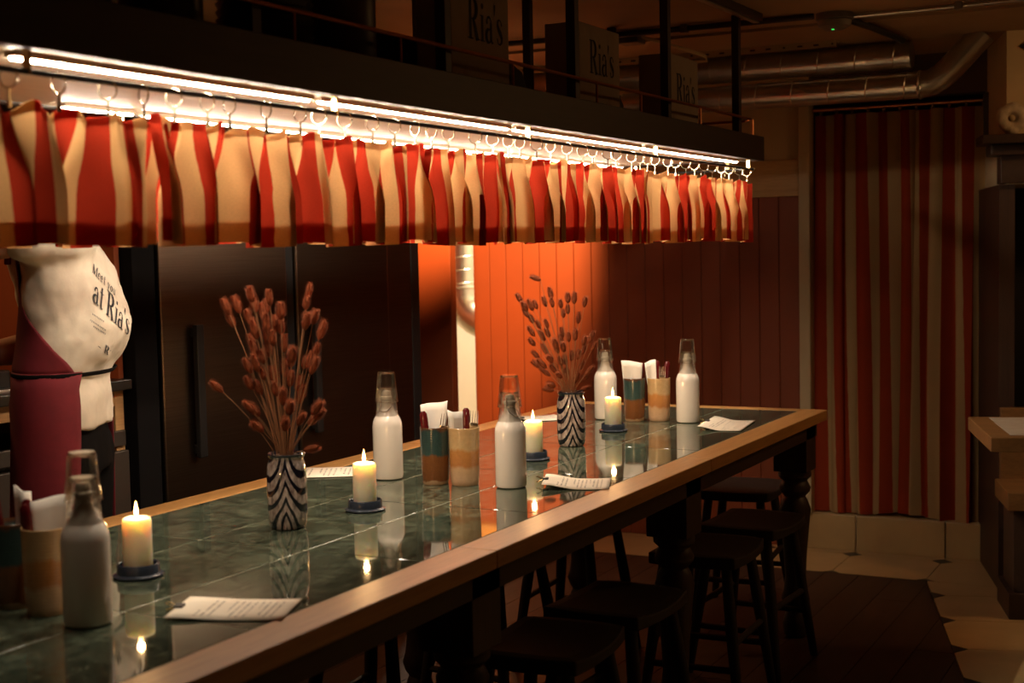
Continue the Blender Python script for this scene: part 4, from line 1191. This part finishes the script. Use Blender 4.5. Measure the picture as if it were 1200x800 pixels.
# duct with elbow in the corridor
cdt = thing('corridor_duct', 'silver spiral duct with an elbow in the bright corridor', 'duct', (7.0, 3.93, 0.9)); DO = (7.0, 3.93, 0.9)
MB().tube([(7.0, 3.95, 2.07), (7.0, 3.95, 1.08)], 0.085, 28).build('riser', M['galv'], cdt, DO)
mb = MB()
z = 1.12
while z < 2.05:
    mb.torus((7.0, 3.95, z), (0.0, 0.12, 1), 0.086, 0.003, 28, 5); z += 0.075
sp = mb.build('seam', M['galv'], cdt, DO); sp['kind'] = 'stuff'
pts = [(7.0, 3.95, 1.09)] + [(7.0, 3.95-0.20*(1-math.cos(a)), 1.06-0.17*math.sin(a)) for a in [i*PI/2/8 for i in range(9)]] + [(7.0, 3.45, 0.89), (7.0, 2.68, 0.89)]
MB().tube(pts, 0.092, 28).build('elbow', M['galv'], cdt, DO)
MB().torus((7.0, 3.95, 1.10), (0, 0, 1), 0.094, 0.008, 28, 8).build('collar', M['galv'], cdt, DO)

# ================================================================== CEILING SERVICES
def duct(label, z, r, y0, y1, x, elbow=None):
    t = thing('ventilation_duct', label, 'duct', (x, (y0+y1)/2, z)); o = tuple(t.location)
    MB().tube([(x, y0, z), (x, y1, z)], r, 32).build('pipe', M['galv'], t, o)
    yy = y0+0.06
    while yy < y1:
        MB().torus((x, yy, z), (0.0, 1, 0.10), r, 0.0025, 30, 5).build('seam', M['galv'], t, o); yy += 0.145
    if elbow:
        MB().tube(elbow, r*0.98, 28).build('elbow', M['galv'], t, o)
        MB().torus(elbow[0], (0, 1, 0), r, 0.006, 28, 6).build('collar', M['galv'], t, o)
    return t
duct('upper galvanised duct running along the end wall under the ceiling', 2.012, 0.052, 1.10, 3.25, 5.45)
duct('lower galvanised duct with a bend rising towards the fireplace', 1.898, 0.050, 1.06, 3.25, 5.45, [(5.45, 1.07, 1.898), (5.45, 1.03, 1.904), (5.45, 0.99, 1.925), (5.45, 0.955, 1.955), (5.45, 0.84, 2.075)])
tray = thing('perforated_channel', 'perforated pale steel channel fixed under the ceiling', 'channel', (5.3, 1.85, 2.07)); TO = (5.3, 1.85, 2.07)
mb = MB()
yh = [1.36 + 0.062*k for k in range(26)]
MB().box((5.285, 1.345, 2.066), (5.33, 3.0, 2.0705)).box((5.285, 1.345, 2.046), (5.2885, 3.0, 2.066)).build('channel', M['cream_wall'], tray, TO)
for k, yv in enumerate(yh):
    ln = 0.010 if k % 3 else 0.004
    MB().box((5.2838, yv-ln, 2.0535), (5.2856, yv+ln, 2.0595)).build('slot', M['black'], tray, TO)
det = thing('smoke_detector', 'round smoke detector with a green light on the ceiling', 'smoke detector', (4.685, 1.198, 2.07)); EO = (0, 0, 0)
MB().lathe([(0.0, -0.055), (0.030, -0.054), (0.052, -0.042), (0.056, -0.024), (0.050, -0.022), (0.062, -0.020), (0.062, 0.0005), (0.0, 0.0005)], 32).build('housing', M['detector'], det)
MB().ball((-0.022, 0.0, -0.052), 0.007, 0.007, 0.004).build('indicator', M['green_led'], det)
def conduit(label, pts, r, mat, clips=()):
    t = thing('conduit', label, 'conduit', pts[0]); o = pts[0]
    MB().tube(pts, r, 10).build('tube', mat, t, o)
    for c in clips:
        MB().box((c[0]-0.012, c[1]-0.012, c[2]-r-0.004), (c[0]+0.012, c[1]+0.012, 2.0705)).build('clip', M['detector'], t, o)
    return t
conduit('dark steel conduit running across the ceiling to the smoke detector', [(4.56, 2.60, 2.057), (4.615, 1.85, 2.057), (4.62, 1.25, 2.057)], 0.0105, M['brown_metal'], [(4.615, 1.70, 2.057)])
conduit('thin steel conduit leaving the smoke detector towards the fireplace wall', [(4.70, 1.14, 2.058), (4.70, 0.90, 2.058), (4.67, 0.30, 2.058)], 0.008, M['galv'], [(4.69, 0.80, 2.058)])
conduit('thick dark cable running from the smoke detector back to the duct', [(4.75, 1.165, 2.055), (4.94, 1.138, 2.054), (5.19, 1.119, 2.054), (5.33, 1.11, 2.052)], 0.012, M['black'])
conduit('pale bent pipe hooking down from a ceiling junction box', [(4.66, 1.895, 2.056), (4.80, 1.86, 2.046), (5.00, 1.815, 2.034), (5.10, 1.798, 2.026), (5.125, 1.80, 2.012), (5.10, 1.835, 2.006)], 0.0065, M['cream_wall'])
jb = MB().box((4.64, 1.885, 2.030), (4.72, 1.965, 2.0705)).build('junction_box', M['detector'], None, (4.68, 1.925, 2.07), 0.004); jb.location = (4.68, 1.925, 2.07)
tag(jb, 'small square junction box on the ceiling beside the bent pipe', 'junction box')
rail = thing('ceiling_rail', 'dark steel ceiling rail crossing above the last shelf post', 'rail', (4.3, 1.5, 2.07)); LO = (4.3, 1.5, 2.07)
MB().obox((4.27, 1.428, 2.058), Vector((0.275, -0.006, 0)), Vector((0.0006, 0.022, 0)), (0, 0, 0.0125)).build('channel', M['brown_metal'], rail, LO, 0.002)
MB().obox((4.27, 1.428, 2.044), Vector((0.275, -0.006, 0)), Vector((0.0003, 0.010, 0)), (0, 0, 0.003)).build('lip', M['galv'], rail, LO)

# ================================================================== DOOR CURTAIN
dcr = thing('door_curtain', 'floor-length red and cream striped curtain in the end doorway', 'curtain', (XE+0.035, 1.27, 1.865)); KO = (XE+0.035, 1.27, 1.865)
def door_cloth():
    y0, y1 = 1.600, 0.885
    ratio = 1.42; ns = 420; NV = 26; L = y0-y1
    rnd = random.Random(5)
    comps = [(rnd.uniform(6, 30), rnd.uniform(0, 6.28), rnd.uniform(0.12, 0.25)) for _ in range(4)]
    ph = [0.0]
    for i in range(ns):
        s = i*L/ns
        ph.append(ph[-1] + 2*PI/0.118*(1+sum(a*math.sin(f*s+p) for f, p, a in comps))*L/ns)
    vs = []; fs = []; uv = []
    for j in range(NV+1):
        v = j/NV; z = 1.850 - v*(1.850-0.158)
        for i in range(ns+1):
            s = i*L/ns
            A = 0.017 + 0.008*math.sin(5*s*4+2) * v
            dr = 0.020*math.sin(ph[i]*0.31+v*2.2)*v
            xx = XE+0.030 + A*math.sin(ph[i] + 0.7*v*math.sin(11*s)) + 0.008*math.sin(2.1*ph[i]+3*v)
            yv = y0 - s + 0.011*math.sin(2*ph[i]+v*2.0)*(0.6+0.4*v) + dr*0.6 - 0.012*v*math.sin(6*s)
            vs.append((xx - 0.012*v, yv, z - (0.012*math.sin(4*s*3+0.5)*v**6 if s > 0.25 else 0) )); uv.append((s*ratio, v*1.7))
    for j in range(NV):
        for i in range(ns):
            q = j*(ns+1)+i; fs.append((q, q+ns+1, q+ns+2, q+1))
    o = MB().add(vs, fs, True).build('cloth', M['doorcurtain'], dcr, KO)
    lay = o.data.uv_layers.new(name='UVMap')
    idx = np.empty(len(o.data.loops), dtype=np.int32); o.data.loops.foreach_get('vertex_index', idx)
    lay.data.foreach_set('uv', np.array(uv, dtype=np.float32)[idx].ravel())
door_cloth()
for k in range(11):
    y = 1.575 - k*0.066
    MB().torus((XE+0.030, y, 1.860), (0, 1, 0.1), 0.015, 0.0016, 18, 6).build('ring', M['ringmetal'], dcr, KO)
dr = thing('door_curtain_rod', 'dark copper curtain rod across the end doorway', 'curtain rod', (XE+0.03, 1.27, 1.873)); QO = (XE+0.03, 1.27, 1.873)
MB().tube([(XE+0.03, 1.612, 1.873), (XE+0.03, 0.905, 1.873)], 0.0085, 12).build('rod', M['copper'], dr, QO)
bx('end_bracket', (XE-0.04, 0.855, 1.72), (XE+0.06, 0.905, 1.895), M['darkwood'], dr, QO, 0.003)
struct(bx('trim_2', (XE-0.035, 0.800, 0.0), (XE+0.10, 0.872, 2.07), M['darkwood_z'], None, (0, 0, 0), 0.004))

# ================================================================== FIREPLACE SIDE (set at a slant)
PX_ = Vector((0.959, 0.285, 0)); PY_ = Vector((0.285, -0.959, 0))
def slant(o3, a, b, z): return Vector((o3[0], o3[1], 0)) + PX_*a + PY_*b + Vector((0, 0, z))
def sbox(name, o3, a0, a1, b0, b1, z0, z1, mat, parent=None, org=(0, 0, 0), bevel=0.0):
    c = slant(o3, (a0+a1)/2, (b0+b1)/2, (z0+z1)/2)
    return MB().obox(c, PX_*(a1-a0)/2, PY_*(b1-b0)/2, Vector((0, 0, (z1-z0)/2))).build(name, mat, parent, org, bevel)
CB = (5.42, 0.800)
breast = struct(sbox('wall_chimney', CB, 0.0, 0.6, 0.045, 2.6, 1.512, 2.075, M['cream_wall']))
sbox('jamb', CB, 0.0, 0.6, 0.02, 0.075, 0.0, 1.512, M['darkwood_z'], breast)
sbox('firebox', CB, 0.45, 0.6, 0.075, 2.6, 0.0, 1.512, M['blacktile'], breast)
mant = thing('mantel_shelf', 'dark wooden mantel shelf on the chimney wall beside the striped curtain', 'shelf', tuple(slant(CB, -0.05, 0.5, 1.62))); MO = tuple(mant.location)
sbox('shelf', CB, -0.12, 0.06, -0.055, 1.6, 1.655, 1.688, M['darkwood'], mant, MO, 0.004)
sbox('moulding', CB, -0.07, 0.06, -0.02, 1.6, 1.615, 1.655, M['darkwood'], mant, MO, 0.006)
sbox('frieze', CB, -0.035, 0.06, 0.02, 1.6, 1.515, 1.615, M['darkwood'], mant, MO, 0.003)
orn = thing('stone_ornament', 'pale knobbly stone ornament with a hole standing on the mantel', 'ornament', tuple(slant(CB, -0.05, 0.055, 1.687)))
mb = MB(); rnd = random.Random(8)
mb.torus((0, 0, 0.062), (PX_.x, PX_.y, 0.1), 0.034, 0.021, 22, 12)
for k in range(11):
    a = rnd.uniform(0, 2*PI)
    mb.ball((PY_.x*0.036*math.cos(a), PY_.y*0.036*math.cos(a), 0.062+0.036*math.sin(a)), rnd.uniform(0.016, 0.024), n=10, m=6)
mb.ball((0, 0, 0.016), 0.026, 0.026, 0.017)
o = mb.build('stone', M['orn'], orn)
rm = o.modifiers.new('melt', 'REMESH'); rm.mode = 'VOXEL'; rm.voxel_size = 0.005
frame = thing('wall_plaque', 'small black diamond-shaped plaque high on the chimney wall', 'plaque', tuple(slant(CB, 0.0, 0.145, 2.015))); FO2 = tuple(frame.location)
c = slant(CB, -0.004, 0.145, 2.012)
dv = [c+PY_*0.055, c+Vector((0, 0, 0.036)), c-PY_*0.055, c-Vector((0, 0, 0.036))]
MB().add([p-PX_*0.006 for p in dv]+[p+PX_*0.006 for p in dv], [(0, 1, 2, 3), (7, 6, 5, 4), (0, 4, 5, 1), (1, 5, 6, 2), (2, 6, 7, 3), (3, 7, 4, 0)]).build('board', M['blacktile'], frame, FO2)
# small table with placemat
SO = (4.126, 0.615)
stb = thing('side_table', 'small oak dining table beside the striped door curtain', 'table', tuple(slant(SO, 0.24, 0.35, 0))); SOo = tuple(stb.location)
sbox('top', SO, 0.0, 0.49, 0.0, 0.80, T-0.042, T, M['benchwood'], stb, SOo, 0.003)
sbox('pedestal', SO, 0.21, 0.28, 0.36, 0.43, 0.03, T-0.042, M['black'], stb, SOo, 0.003)
sbox('foot', SO, 0.04, 0.45, 0.33, 0.46, 0.0, 0.03, M['black'], stb, SOo, 0.003)
mt = sbox('paper_placemat', SO, 0.045, 0.46, 0.06, 0.40, T, T+0.0015, M['mat'], None, tuple(slant(SO, 0.25, 0.23, T))); mt.location = slant(SO, 0.25, 0.23, T)
tag(mt, 'pale paper placemat lying on the small oak table', 'placemat')
# bench
BO2 = (4.955, 0.682)
bch = thing('wooden_bench', 'box bench with oak seat and upright back by the fireplace', 'bench', tuple(slant(BO2, 0.2, 0.5, 0))); bo = tuple(bch.location)
sbox('seat', BO2, 0.0, 0.30, 0.0, 1.3, 0.388, 0.450, M['benchwood'], bch, bo, 0.003)
sbox('plinth_box', BO2, 0.07, 0.30, 0.03, 1.3, 0.02, 0.388, M['darkwood'], bch, bo, 0.002)
sbox('skirting', BO2, 0.05, 0.32, 0.012, 1.3, 0.0, 0.09, M['darkwood'], bch, bo, 0.002)
for k in range(6):
    sbox('back_board', BO2, 0.30, 0.335, 0.02+k*0.21, 0.225+k*0.21, 0.40, 0.705, M['benchwood'], bch, bo, 0.003)

# ================================================================== PERSON
P0 = Vector((2.411, 2.40, 0)); PR = Vector((0.704, -0.710, 0)); PV = Vector((0.710, 0.704, 0))
FWD = PR*-0.966 + PV*0.259; LAT = PR*0.259 + PV*0.966        # facing, and towards the person's right
def pp(a, b, z): return P0 + PR*a + PV*b + Vector((0, 0, z))
person = thing('person', 'person in cream printed T-shirt and maroon apron reaching towards the kitchen counter', 'person', (P0.x, P0.y, 0))
PO = (P0.x, P0.y, 0)
SEC = [(0.925, -0.020, 0.098, 0.170), (0.99, -0.022, 0.100, 0.172), (1.040, -0.024, 0.092, 0.165), (1.066, -0.016, 0.102, 0.170), (1.090, -0.004, 0.110, 0.174), (1.120, 0.006, 0.114, 0.180),
       (1.157, 0.013, 0.117, 0.182), (1.21, 0.010, 0.106, 0.184), (1.265, 0.002, 0.096, 0.186), (1.331, -0.016, 0.080, 0.186), (1.38, -0.045, 0.078, 0.180), (1.42, -0.070, 0.064, 0.135), (1.445, -0.088, 0.050, 0.068)]
def sec_at(z):
    for q, r in zip(SEC[:-1], SEC[1:]):
        if q[0] <= z <= r[0]:
            s = (z-q[0])/(r[0]-q[0]); return tuple(q[i]+(r[i]-q[i])*s for i in range(1, 4))
    return SEC[0][1:] if z < SEC[0][0] else SEC[-1][1:]
def ring(z, off=0.0, n=32, dz=0.0):
    ca, d, wd = sec_at(z); c = pp(ca, 0, z)
    out = []
    for k in range(n):
        t = 2*PI*k/n
        cx = math.copysign(abs(math.cos(t))**0.9, math.cos(t)); sx = math.copysign(abs(math.sin(t))**0.85, math.sin(t))
        out.append(c + FWD*(d+off)*cx + LAT*(wd+off)*sx)
    return out
def limb(mb, pts, rs, n=14):
    # extra rounded ends
    mb.tube(pts, rs, n)
    mb.ball(pts[0], rs[0], n=12, m=8); mb.ball(pts[-1], rs[-1], n=12, m=8)
def remesh(o, vs, sm=4):
    r = o.modifiers.new('weld', 'REMESH'); r.mode = 'VOXEL'; r.voxel_size = vs; r.use_smooth_shade = True
    s = o.modifiers.new('relax', 'SMOOTH'); s.iterations = sm; s.factor = 0.5
LS = pp(-0.040, -0.150, 1.375); RS = pp(-0.075, 0.150, 1.365)
LE = pp(-0.265, -0.150, 1.335); LH = pp(-0.47, -0.05, 1.39)
RE_ = pp(-0.050, 0.205, 1.10); RH = pp(-0.235, 0.075, 1.085)
# body: head, neck, trunk, arms and hands in one surface
mb = MB()
mb.loft([[c for c in ring(z, -0.018, 24)] for z in (0.93, 1.0, 1.05, 1.12, 1.2, 1.28, 1.34, 1.39, 1.425)])
hc = pp(-0.150, 0.0, 1.585)
limb(mb, [pp(-0.090, 0, 1.40), pp(-0.115, 0, 1.47), pp(-0.135, 0, 1.53)], [0.062, 0.055, 0.055])
mb.ball(hc, 0.078, 0.078, 0.108, 20, 14)
mb.ball(hc + FWD*0.022 + Vector((0, 0, -0.045)), 0.062, 0.062, 0.066, 16, 10)
mb.ball(hc + FWD*0.088 + Vector((0, 0, -0.020)), 0.014, 0.014, 0.022)
mb.ball(hc + FWD*0.078 + Vector((0, 0, -0.062)), 0.020, 0.020, 0.010)
for s in (-1, 1):
    mb.ball(hc + LAT*s*0.078 + Vector((0, 0, -0.010)), 0.014, 0.014, 0.028)
def arm(sh, el, ha, palm_dir, curl):
    limb(mb, [sh, sh.lerp(el, 0.5), el], [0.050, 0.046, 0.038])
    wr = el.lerp(ha, 0.86)
    limb(mb, [el, el.lerp(wr, 0.35), wr], [0.039, 0.040, 0.026])
    d = (ha-el).normalized(); s = d.cross(palm_dir).normalized(); n = s.cross(d).normalized()
    palm = wr + d*0.045
    mb.loft([[wr + d*k + s*ww*math.cos(t) + n*hh*math.sin(t) for t in [i*PI/6 for i in range(12)]] for k, ww, hh in ((0.0, 0.026, 0.020), (0.03, 0.038, 0.017), (0.065, 0.043, 0.015), (0.092, 0.041, 0.013))])
    for k, ln in enumerate((0.066, 0.078, 0.074, 0.058)):
        b = wr + d*0.088 + s*(k-1.5)*0.0215
        q = b + d*ln*0.45 - n*ln*0.25*curl; e = q + d*ln*0.30 - n*ln*0.45*curl
        limb(mb, [b, q, e], [0.0098, 0.0090, 0.0078], 10)
    tb = wr + d*0.028 - s*0.034
    limb(mb, [tb, tb - s*0.026 + d*0.026, tb - s*0.030 + d*0.058 - n*0.012], [0.013, 0.0115, 0.009], 10)
arm(LS, LE, LH, Vector((0, 0, 1)), 0.7)
arm(RS, RE_, RH, Vector((0, 0, 1)), 0.9)
body = mb.build('body', M['skin'], person, PO); remesh(body, 0.0055, 3)
# eyes and hair
for s in (-1, 1):
    MB().ball(hc + FWD*0.068 + LAT*s*0.030 + Vector((0, 0, 0.004)), 0.012).build('eye', M['milk'], body, PO)
mb = MB()
mb.ball(hc - FWD*0.014 + Vector((0, 0, 0.022)), 0.087, 0.087, 0.104, 20, 14)
mb.ball(hc - FWD*0.060 + Vector((0, 0, -0.035)), 0.052, 0.052, 0.07, 16, 10)
hair = mb.build('hair', M['hair'], person, PO); remesh(hair, 0.007, 2)
# T-shirt
mb = MB()
mb.loft([ring(z) for z in [q[0] for q in SEC]])
sl_end = pp(-0.072, -0.165, 1.362)
limb(mb, [pp(-0.020, -0.085, 1.352), pp(-0.040, -0.140, 1.362), sl_end], [0.086, 0.078, 0.070], 20)
limb(mb, [pp(-0.075, 0.10, 1.35), RS, RS.lerp(RE_, 0.62)], [0.080, 0.074, 0.064], 20)
shirt = mb.build('t_shirt', M['shirt'], person, PO); remesh(shirt, 0.009, 5)
tex = bpy.data.textures.new('cloth_folds', 'CLOUDS'); tex.noise_scale = 0.075; tex.noise_depth = 2
dm = shirt.modifiers.new('folds', 'DISPLACE'); dm.texture = tex; dm.strength = 0.020; dm.mid_level = 0.5; dm.texture_coords = 'LOCAL'
# apron: skirt, bib, tie
def wrap(z0, z1, th0, th1, nz, nt, off, flare=0.0):
    vs = []; fs = []
    for j in range(nz+1):
        s = j/nz; z = z0+(z1-z0)*s
        ta = th0(z) if callable(th0) else th0[0]+(th0[1]-th0[0])*s; tb = -ta if callable(th0) else th1[0]+(th1[1]-th1[0])*s
        ca_, d, wd = sec_at(max(z, 0.925)); c = pp(ca_, 0, z)
        fl = flare*s
        for i in range(nt+1):
            t = math.radians(ta+(tb-ta)*i/nt)
            rip = 0.004*math.sin(7*t+3)*s*(1 if flare else 0.3)
            vs.append(c + FWD*(d+off+fl+rip)*math.cos(t) + LAT*(wd+off+fl*0.7+rip)*math.sin(t))
    for j in range(nz):
        for i in range(nt):
            q = j*(nt+1)+i; fs.append((q, q+1, q+nt+2, q+nt+1))
    return MB().add(vs, fs, True)
apr = wrap(1.058, 0.44, (-132, -112), (132, 112), 16, 48, 0.010, 0.030).build('apron_skirt', M['apron'], person, PO)
m = apr.modifiers.new('thick', 'SOLIDIFY'); m.thickness = 0.0022; m.offset = 1
def bib_edge(z):
    K = ((1.04, -132), (1.07, -118), (1.10, -98), (1.14, -78), (1.18, -58), (1.24, -36), (1.33, -26))
    for (z0, t0), (z1, t1) in zip(K[:-1], K[1:]):
        if z <= z1: return t0 + (t1-t0)*(z-z0)/(z1-z0)
    return K[-1][1]
bib = wrap(1.052, 1.31, bib_edge, None, 18, 40, 0.0105).build('apron_bib', M['apron'], person, PO)
m = bib.modifiers.new('thick', 'SOLIDIFY'); m.thickness = 0.0022; m.offset = 1
tie = wrap(1.056, 1.047, (-180, -180), (180, 180), 3, 64, 0.0125).build('apron_tie', M['trousers'], person, PO)
m = tie.modifiers.new('thick', 'SOLIDIFY'); m.thickness = 0.002; m.offset = 1
MB().tube([pp(-0.135, -0.04, 1.30), pp(-0.13, -0.06, 1.40), pp(-0.10, -0.06, 1.455), pp(-0.05, 0.0, 1.462), pp(-0.10, 0.06, 1.455), pp(-0.13, 0.06, 1.40), pp(-0.135, 0.04, 1.30)], 0.006, 8).build('neck_strap', M['apron'], person, PO)
# trousers and shoes
mb = MB()
mb.loft([ring(0.97, -0.022, 24), ring(0.93, -0.018, 24)] + [[pp(-0.020, 0, z) + FWD*dd*math.cos(t) + LAT*0.162*math.sin(t) for t in [2*PI*k/24 for k in range(24)]] for z, dd in ((0.90, 0.088), (0.82, 0.094))])
for s in (-1, 1):
    hip = pp(-0.020, 0, 0.86) + LAT*s*0.080
    kn = pp(-0.030, 0, 0.48) + LAT*s*0.085; an = pp(-0.012, 0, 0.085) + LAT*s*0.088
    limb(mb, [hip, hip.lerp(kn, 0.5), kn, kn.lerp(an, 0.35), an], [0.088, 0.078, 0.060, 0.058, 0.050], 16)
trs = mb.build('trousers', M['trousers'], person, PO); remesh(trs, 0.011, 3)
for s in (-1, 1):
    an = pp(-0.012, 0, 0.0) + LAT*s*0.088
    secs = []
    for k, ww, hh in ((-0.075, 0.026, 0.05), (-0.055, 0.036, 0.085), (0.0, 0.038, 0.09), (0.07, 0.044, 0.06), (0.135, 0.042, 0.045), (0.165, 0.024, 0.03)):
        secs.append([an + FWD*k + LAT*ww*math.cos(t) + Vector((0, 0, hh*(0.5+0.5*math.sin(t)))) for t in [2*PI*i/14 for i in range(14)]])
    MB().loft(secs).build('shoe', M['black'], person, PO)
# print on the back of the shirt, laid onto the cloth
bpy.context.view_layer.update()
dg = bpy.context.evaluated_depsgraph_get()
ev = shirt.evaluated_get(dg); me = ev.to_mesh()
bvh = BVHTree.FromPolygons([shirt.matrix_world @ v.co for v in me.vertices], [tuple(p.vertices) for p in me.polygons])
ev.to_mesh_clear()
KP = 0.002035      # metres per pixel at the person
def lay(x, y):
    a = (x-85)*KP; z = 1.118 + (400-y)*KP + (x-85)*0.00004
    h = bvh.ray_cast(pp(a, -0.7, z), PV)
    return h[0] - PV*0.0030 if h[0] is not None else None
def shirt_text(s, ox, oy, bxv, upv, gap=0.035):
    polys, L = text_polys(s, gap)
    mb = MB()
    for p in polys:
        # subdivide edges so that the print follows the cloth
        f = lambda q: lay(ox + q[0]*bxv[0] + q[1]*upv[0], oy + q[0]*bxv[1] + q[1]*upv[1])
        if len(p) == 4:
            a, b, c, d = (Vector((q[0], q[1])) for q in p)
            nu = 2 + int((b-a).length/0.08); nv = 2 + int((d-a).length/0.08)
            pts = [f(a.lerp(b, i/nu).lerp(d.lerp(c, i/nu), j/nv)) for j in range(nv+1) for i in range(nu+1)]
            if any(q is None for q in pts): continue
            mb.add(pts, [(j*(nu+1)+i, j*(nu+1)+i+1, (j+1)*(nu+1)+i+1, (j+1)*(nu+1)+i) for j in range(nv) for i in range(nu)])
        else:
            pts = [f(q) for q in p]
            if any(q is None for q in pts): continue
            mb.add(pts, [tuple(range(len(pts)))])
    return mb
tm = shirt_text("at Ria's", 108.0, 352.5, (13.0, 15.0), (3.6, -25.5), 0.03)
tm.build('lettering', M['ink'], shirt, PO)
tm = shirt_text("Meet you", 108.5, 321.5, (6.6, 7.6), (1.8, -9.5), 0.08)
tm.build('lettering', M['ink'], shirt, PO)
rnd = random.Random(4)
mb = MB()
for ln, (ox, oy, n) in enumerate(((107, 368, 9), (104.5, 374.5, 12), (107.5, 381.5, 9))):
    x = 0
    for k in range(n):
        wd = rnd.uniform(0.7, 1.2)
        for q in (((x, 0), (x+wd*0.4, 0), (x+wd*0.55, -2.2), (x+wd*0.15, -2.2)), ((x+wd*0.4, -1.3), (x+wd, -1.3), (x+wd, -1.9), (x+wd*0.4, -1.9))):
            pts = [lay(ox + p[0], oy + p[0]*0.78 + p[1]) for p in q]
            if all(p is not None for p in pts): mb.add(pts, [(0, 1, 2, 3)])
        x += wd+0.45
mb.build('small_print', M['ink'], shirt, PO)
tm = shirt_text("R", 117.5, 410.5, (8.0, 7.0), (2.0, -9.0))
for q in (((111.5, 402), (114.5, 404.8), (114.5, 405.6), (111.5, 402.8)), ((124.5, 409), (127, 411), (127, 411.8), (124.5, 409.8))):
    pts = [lay(*p) for p in q]
    if all(p is not None for p in pts): tm.add(pts, [(0, 1, 2, 3)])
tm.build('small_print', M['ink'], shirt, PO)
